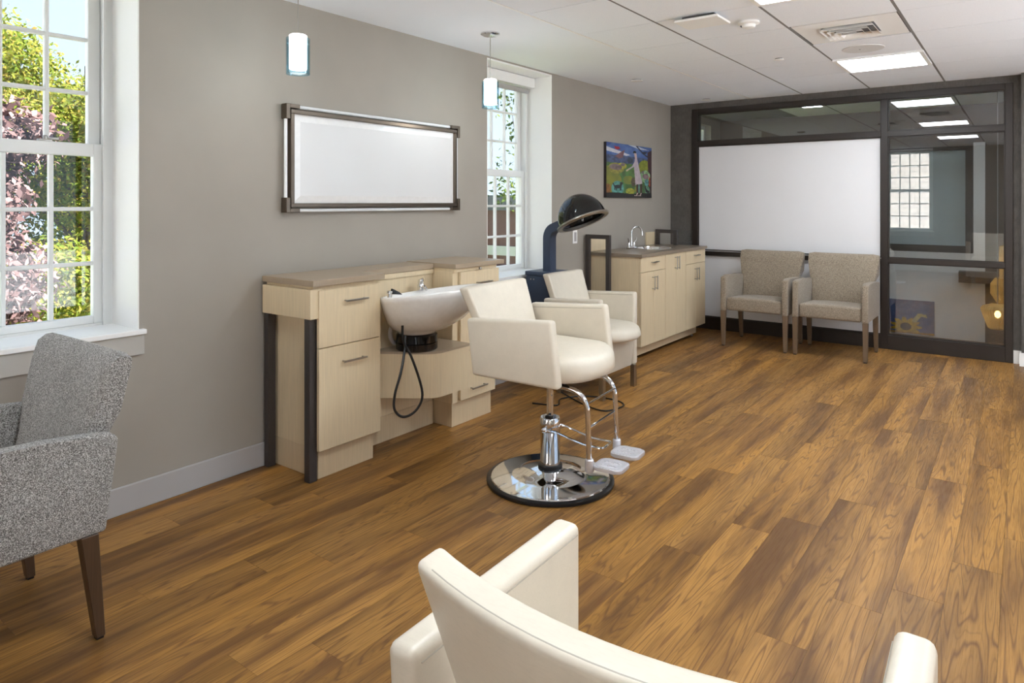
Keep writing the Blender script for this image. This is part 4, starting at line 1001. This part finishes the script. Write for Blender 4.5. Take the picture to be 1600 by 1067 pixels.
def leaves(name, blobs, count, size, mat, parent, seed):
    r = np.random.default_rng(seed); w_ = np.array([b[3]*b[4]*b[5] for b in blobs])**.667; pick = r.choice(len(blobs), count, p=w_/w_.sum()); Bb = np.array(blobs)[pick]
    d_ = r.normal(size=(count, 3)); d_ /= np.linalg.norm(d_, axis=1)[:, None]; rad = r.uniform(.62, 1.02, (count, 1))
    p = Bb[:, :3]+d_*Bb[:, 3:6]*rad + r.normal(size=(count, 3))*.06
    nrm = d_*.5+r.normal(size=(count, 3))*.7+np.array([.25, .15, .45]); nrm /= np.linalg.norm(nrm, axis=1)[:, None]
    a = r.normal(size=(count, 3)); u = np.cross(nrm, a); u /= np.linalg.norm(u, axis=1)[:, None]; v = np.cross(nrm, u)
    s = (size*r.uniform(.6, 1.25, count))[:, None]
    q = np.stack([p-u*s, p-v*s*.45+nrm*s*.12, p+u*s, p+v*s*.45+nrm*s*.12], 1).reshape(-1, 3)
    me = bpy.data.meshes.new(name); me.vertices.add(count*4); me.vertices.foreach_set('co', q.ravel()); me.loops.add(count*4); me.polygons.add(count)
    me.loops.foreach_set('vertex_index', np.arange(count*4)); me.polygons.foreach_set('loop_start', np.arange(count)*4); me.polygons.foreach_set('loop_total', np.full(count, 4)); me.update(calc_edges=True)
    me.materials.append(mat); o = bpy.data.objects.new(name, me); C.objects.link(o); o.parent = parent; tag(o, kind='stuff'); return o
def tree(loc, label, mat, blobs, count, size, seed, group=None, th=1.):
    t = empty('leafy_tree', loc, 0, label, 'tree', group); r = random.Random(seed)
    bm = newbm(); top = max(b[2] for b in blobs)
    tube(bm, [(0, 0, 0), (.05, .03, 1.2), (-.05, .05, 2.4), (.05, 0, top)], [.16*th, .13*th, .10*th, .03*th], 10); mesh('trunk', bm, M['bark'], t, smooth='auto')
    for b in blobs:
        s_ = Vector((0, 0, max(.8, b[2]-1.3))); e = Vector(b[:3]); m_ = (s_+e)/2+Vector((r.uniform(-.2, .2), r.uniform(-.2, .2), .1)); T('branch', smoothpath([s_, m_, e], 4), [(.045-.0045*k)*th for k in range(9)], M['bark'], t, 6)
    leaves('foliage', blobs, count, size, mat, t, seed)
rr = random.Random(5)
def blobset(n, rad, z0, z1, br, seed):
    r = random.Random(seed); out = []
    for k in range(n):
        a = r.uniform(0, 2*PI); q = rad*math.sqrt(r.random()); z = r.uniform(z0, z1); b_ = br*r.uniform(.7, 1.2); out.append((q*math.cos(a), q*math.sin(a), z, b_, b_, b_*.7))
    return out
tree((-3.9, 1.75, GZ), 'plum leaved tree close outside the left window', M['leaf_plum'], [(.0, .0, 2.4, .7, .6, .6), (-.3, -.5, 3.2, .8, .7, .6), (.1, .15, 3.9, .62, .5, .45), (-.3, .0, 4.6, .75, .62, .5), (-.2, -.5, 5.1, .7, .7, .45), (.0, .35, 5.15, .42, .40, .26), (.2, -.7, 4.2, .7, .6, .7), (0, -.6, 2.2, .7, .6, .6)], 40000, .045, 11)
tree((-7.6, 4.2, GZ), 'tall yellow green tree filling the left window behind the plum tree', M['leaf_yellow'], blobset(34, 2.3, 2.0, 5.9, .85, 21)+[(-.3, -1.3, 6.5, .9, .9, .7), (.3, -1.2, 6.2, .9, .9, .6)], 120000, .042, 12, None, .5)
tree((-12.5, 8.6, GZ), 'darker green tree standing behind the yellow green tree', M['leaf_green'], blobset(26, 2.4, 1.5, 6.0, 1.0, 22), 60000, .06, 13)
tree((-12.5, 2.6, GZ), 'mid green tree at the left edge behind the plum tree', M['leaf_green'], blobset(26, 2.2, 1.6, 6.4, 1.0, 23), 60000, .06, 14)
tree((-3.4, 8.9, GZ), 'slender sparse green tree outside the second window', M['leaf_green'], [(0, 0, 5.0, .35, .4, .4), (.1, .1, 5.7, .35, .35, .35), (-.1, -.1, 6.3, .3, .3, .3), (0, -.3, 4.7, .35, .3, .25)], 520, .05, 15, None, .22)
tree((-19, 23.0, GZ), 'distant rounded green tree above the roof line outside the second window', M['leaf_green'], blobset(16, 1.8, 2.5, 5.6, 1.0, 24), 14000, .14, 16)
# building outside the second window
bl = empty('brick_building', (-9.0, 14.5, GZ), math.radians(0), 'dark brick building with pale bands and a grey roof outside the second window', 'building')
B('brick_wall', -6, 4.0, 0, 5, 0, 4.35, M['brick'], bl)
B('cornice', -6.1, 4.1, -.15, 5.1, 4.35, 4.75, M['slate_roof'], bl); B('stone_band', -6.05, 4.05, -.05, 0, 3.15, 3.40, M['stone'], bl); B('stone_band', -6.05, 4.05, -.08, 0, 2.72, 2.86, M['slate_roof'], bl)
for k in range(5):
    x = -5.2+1.9*k; f_ = B('window', x, x+.9, -.03, .0, 1.2, 2.6, M['stone'], bl); B('pane', x+.08, x+.82, -.035, -.03, 1.28, 2.52, M['dgrey'], f_)
# brick wing seen reflected, set close and tall to bounce sun indoors
wg = empty('pale_brick_wing', (2.0, -8.6, GZ), 0, 'pale brick wing opposite the rear windows, seen reflected in the partition glass', 'building')
B('brick_wall', -8, 9, -2, 0, 0, 7.0, M['pale_brick'], wg); B('cornice', -8.1, 9.1, -2.1, .1, 7.0, 7.2, M['stone'], wg)
bm = newbm()
for k in range(46): box(bm, -8, 9, 0, .006, .05+k*.15, .05+k*.15+.02)
mesh('mortar_courses', bm, M['stone'], wg)
tag(wg.children[-1], kind='stuff')
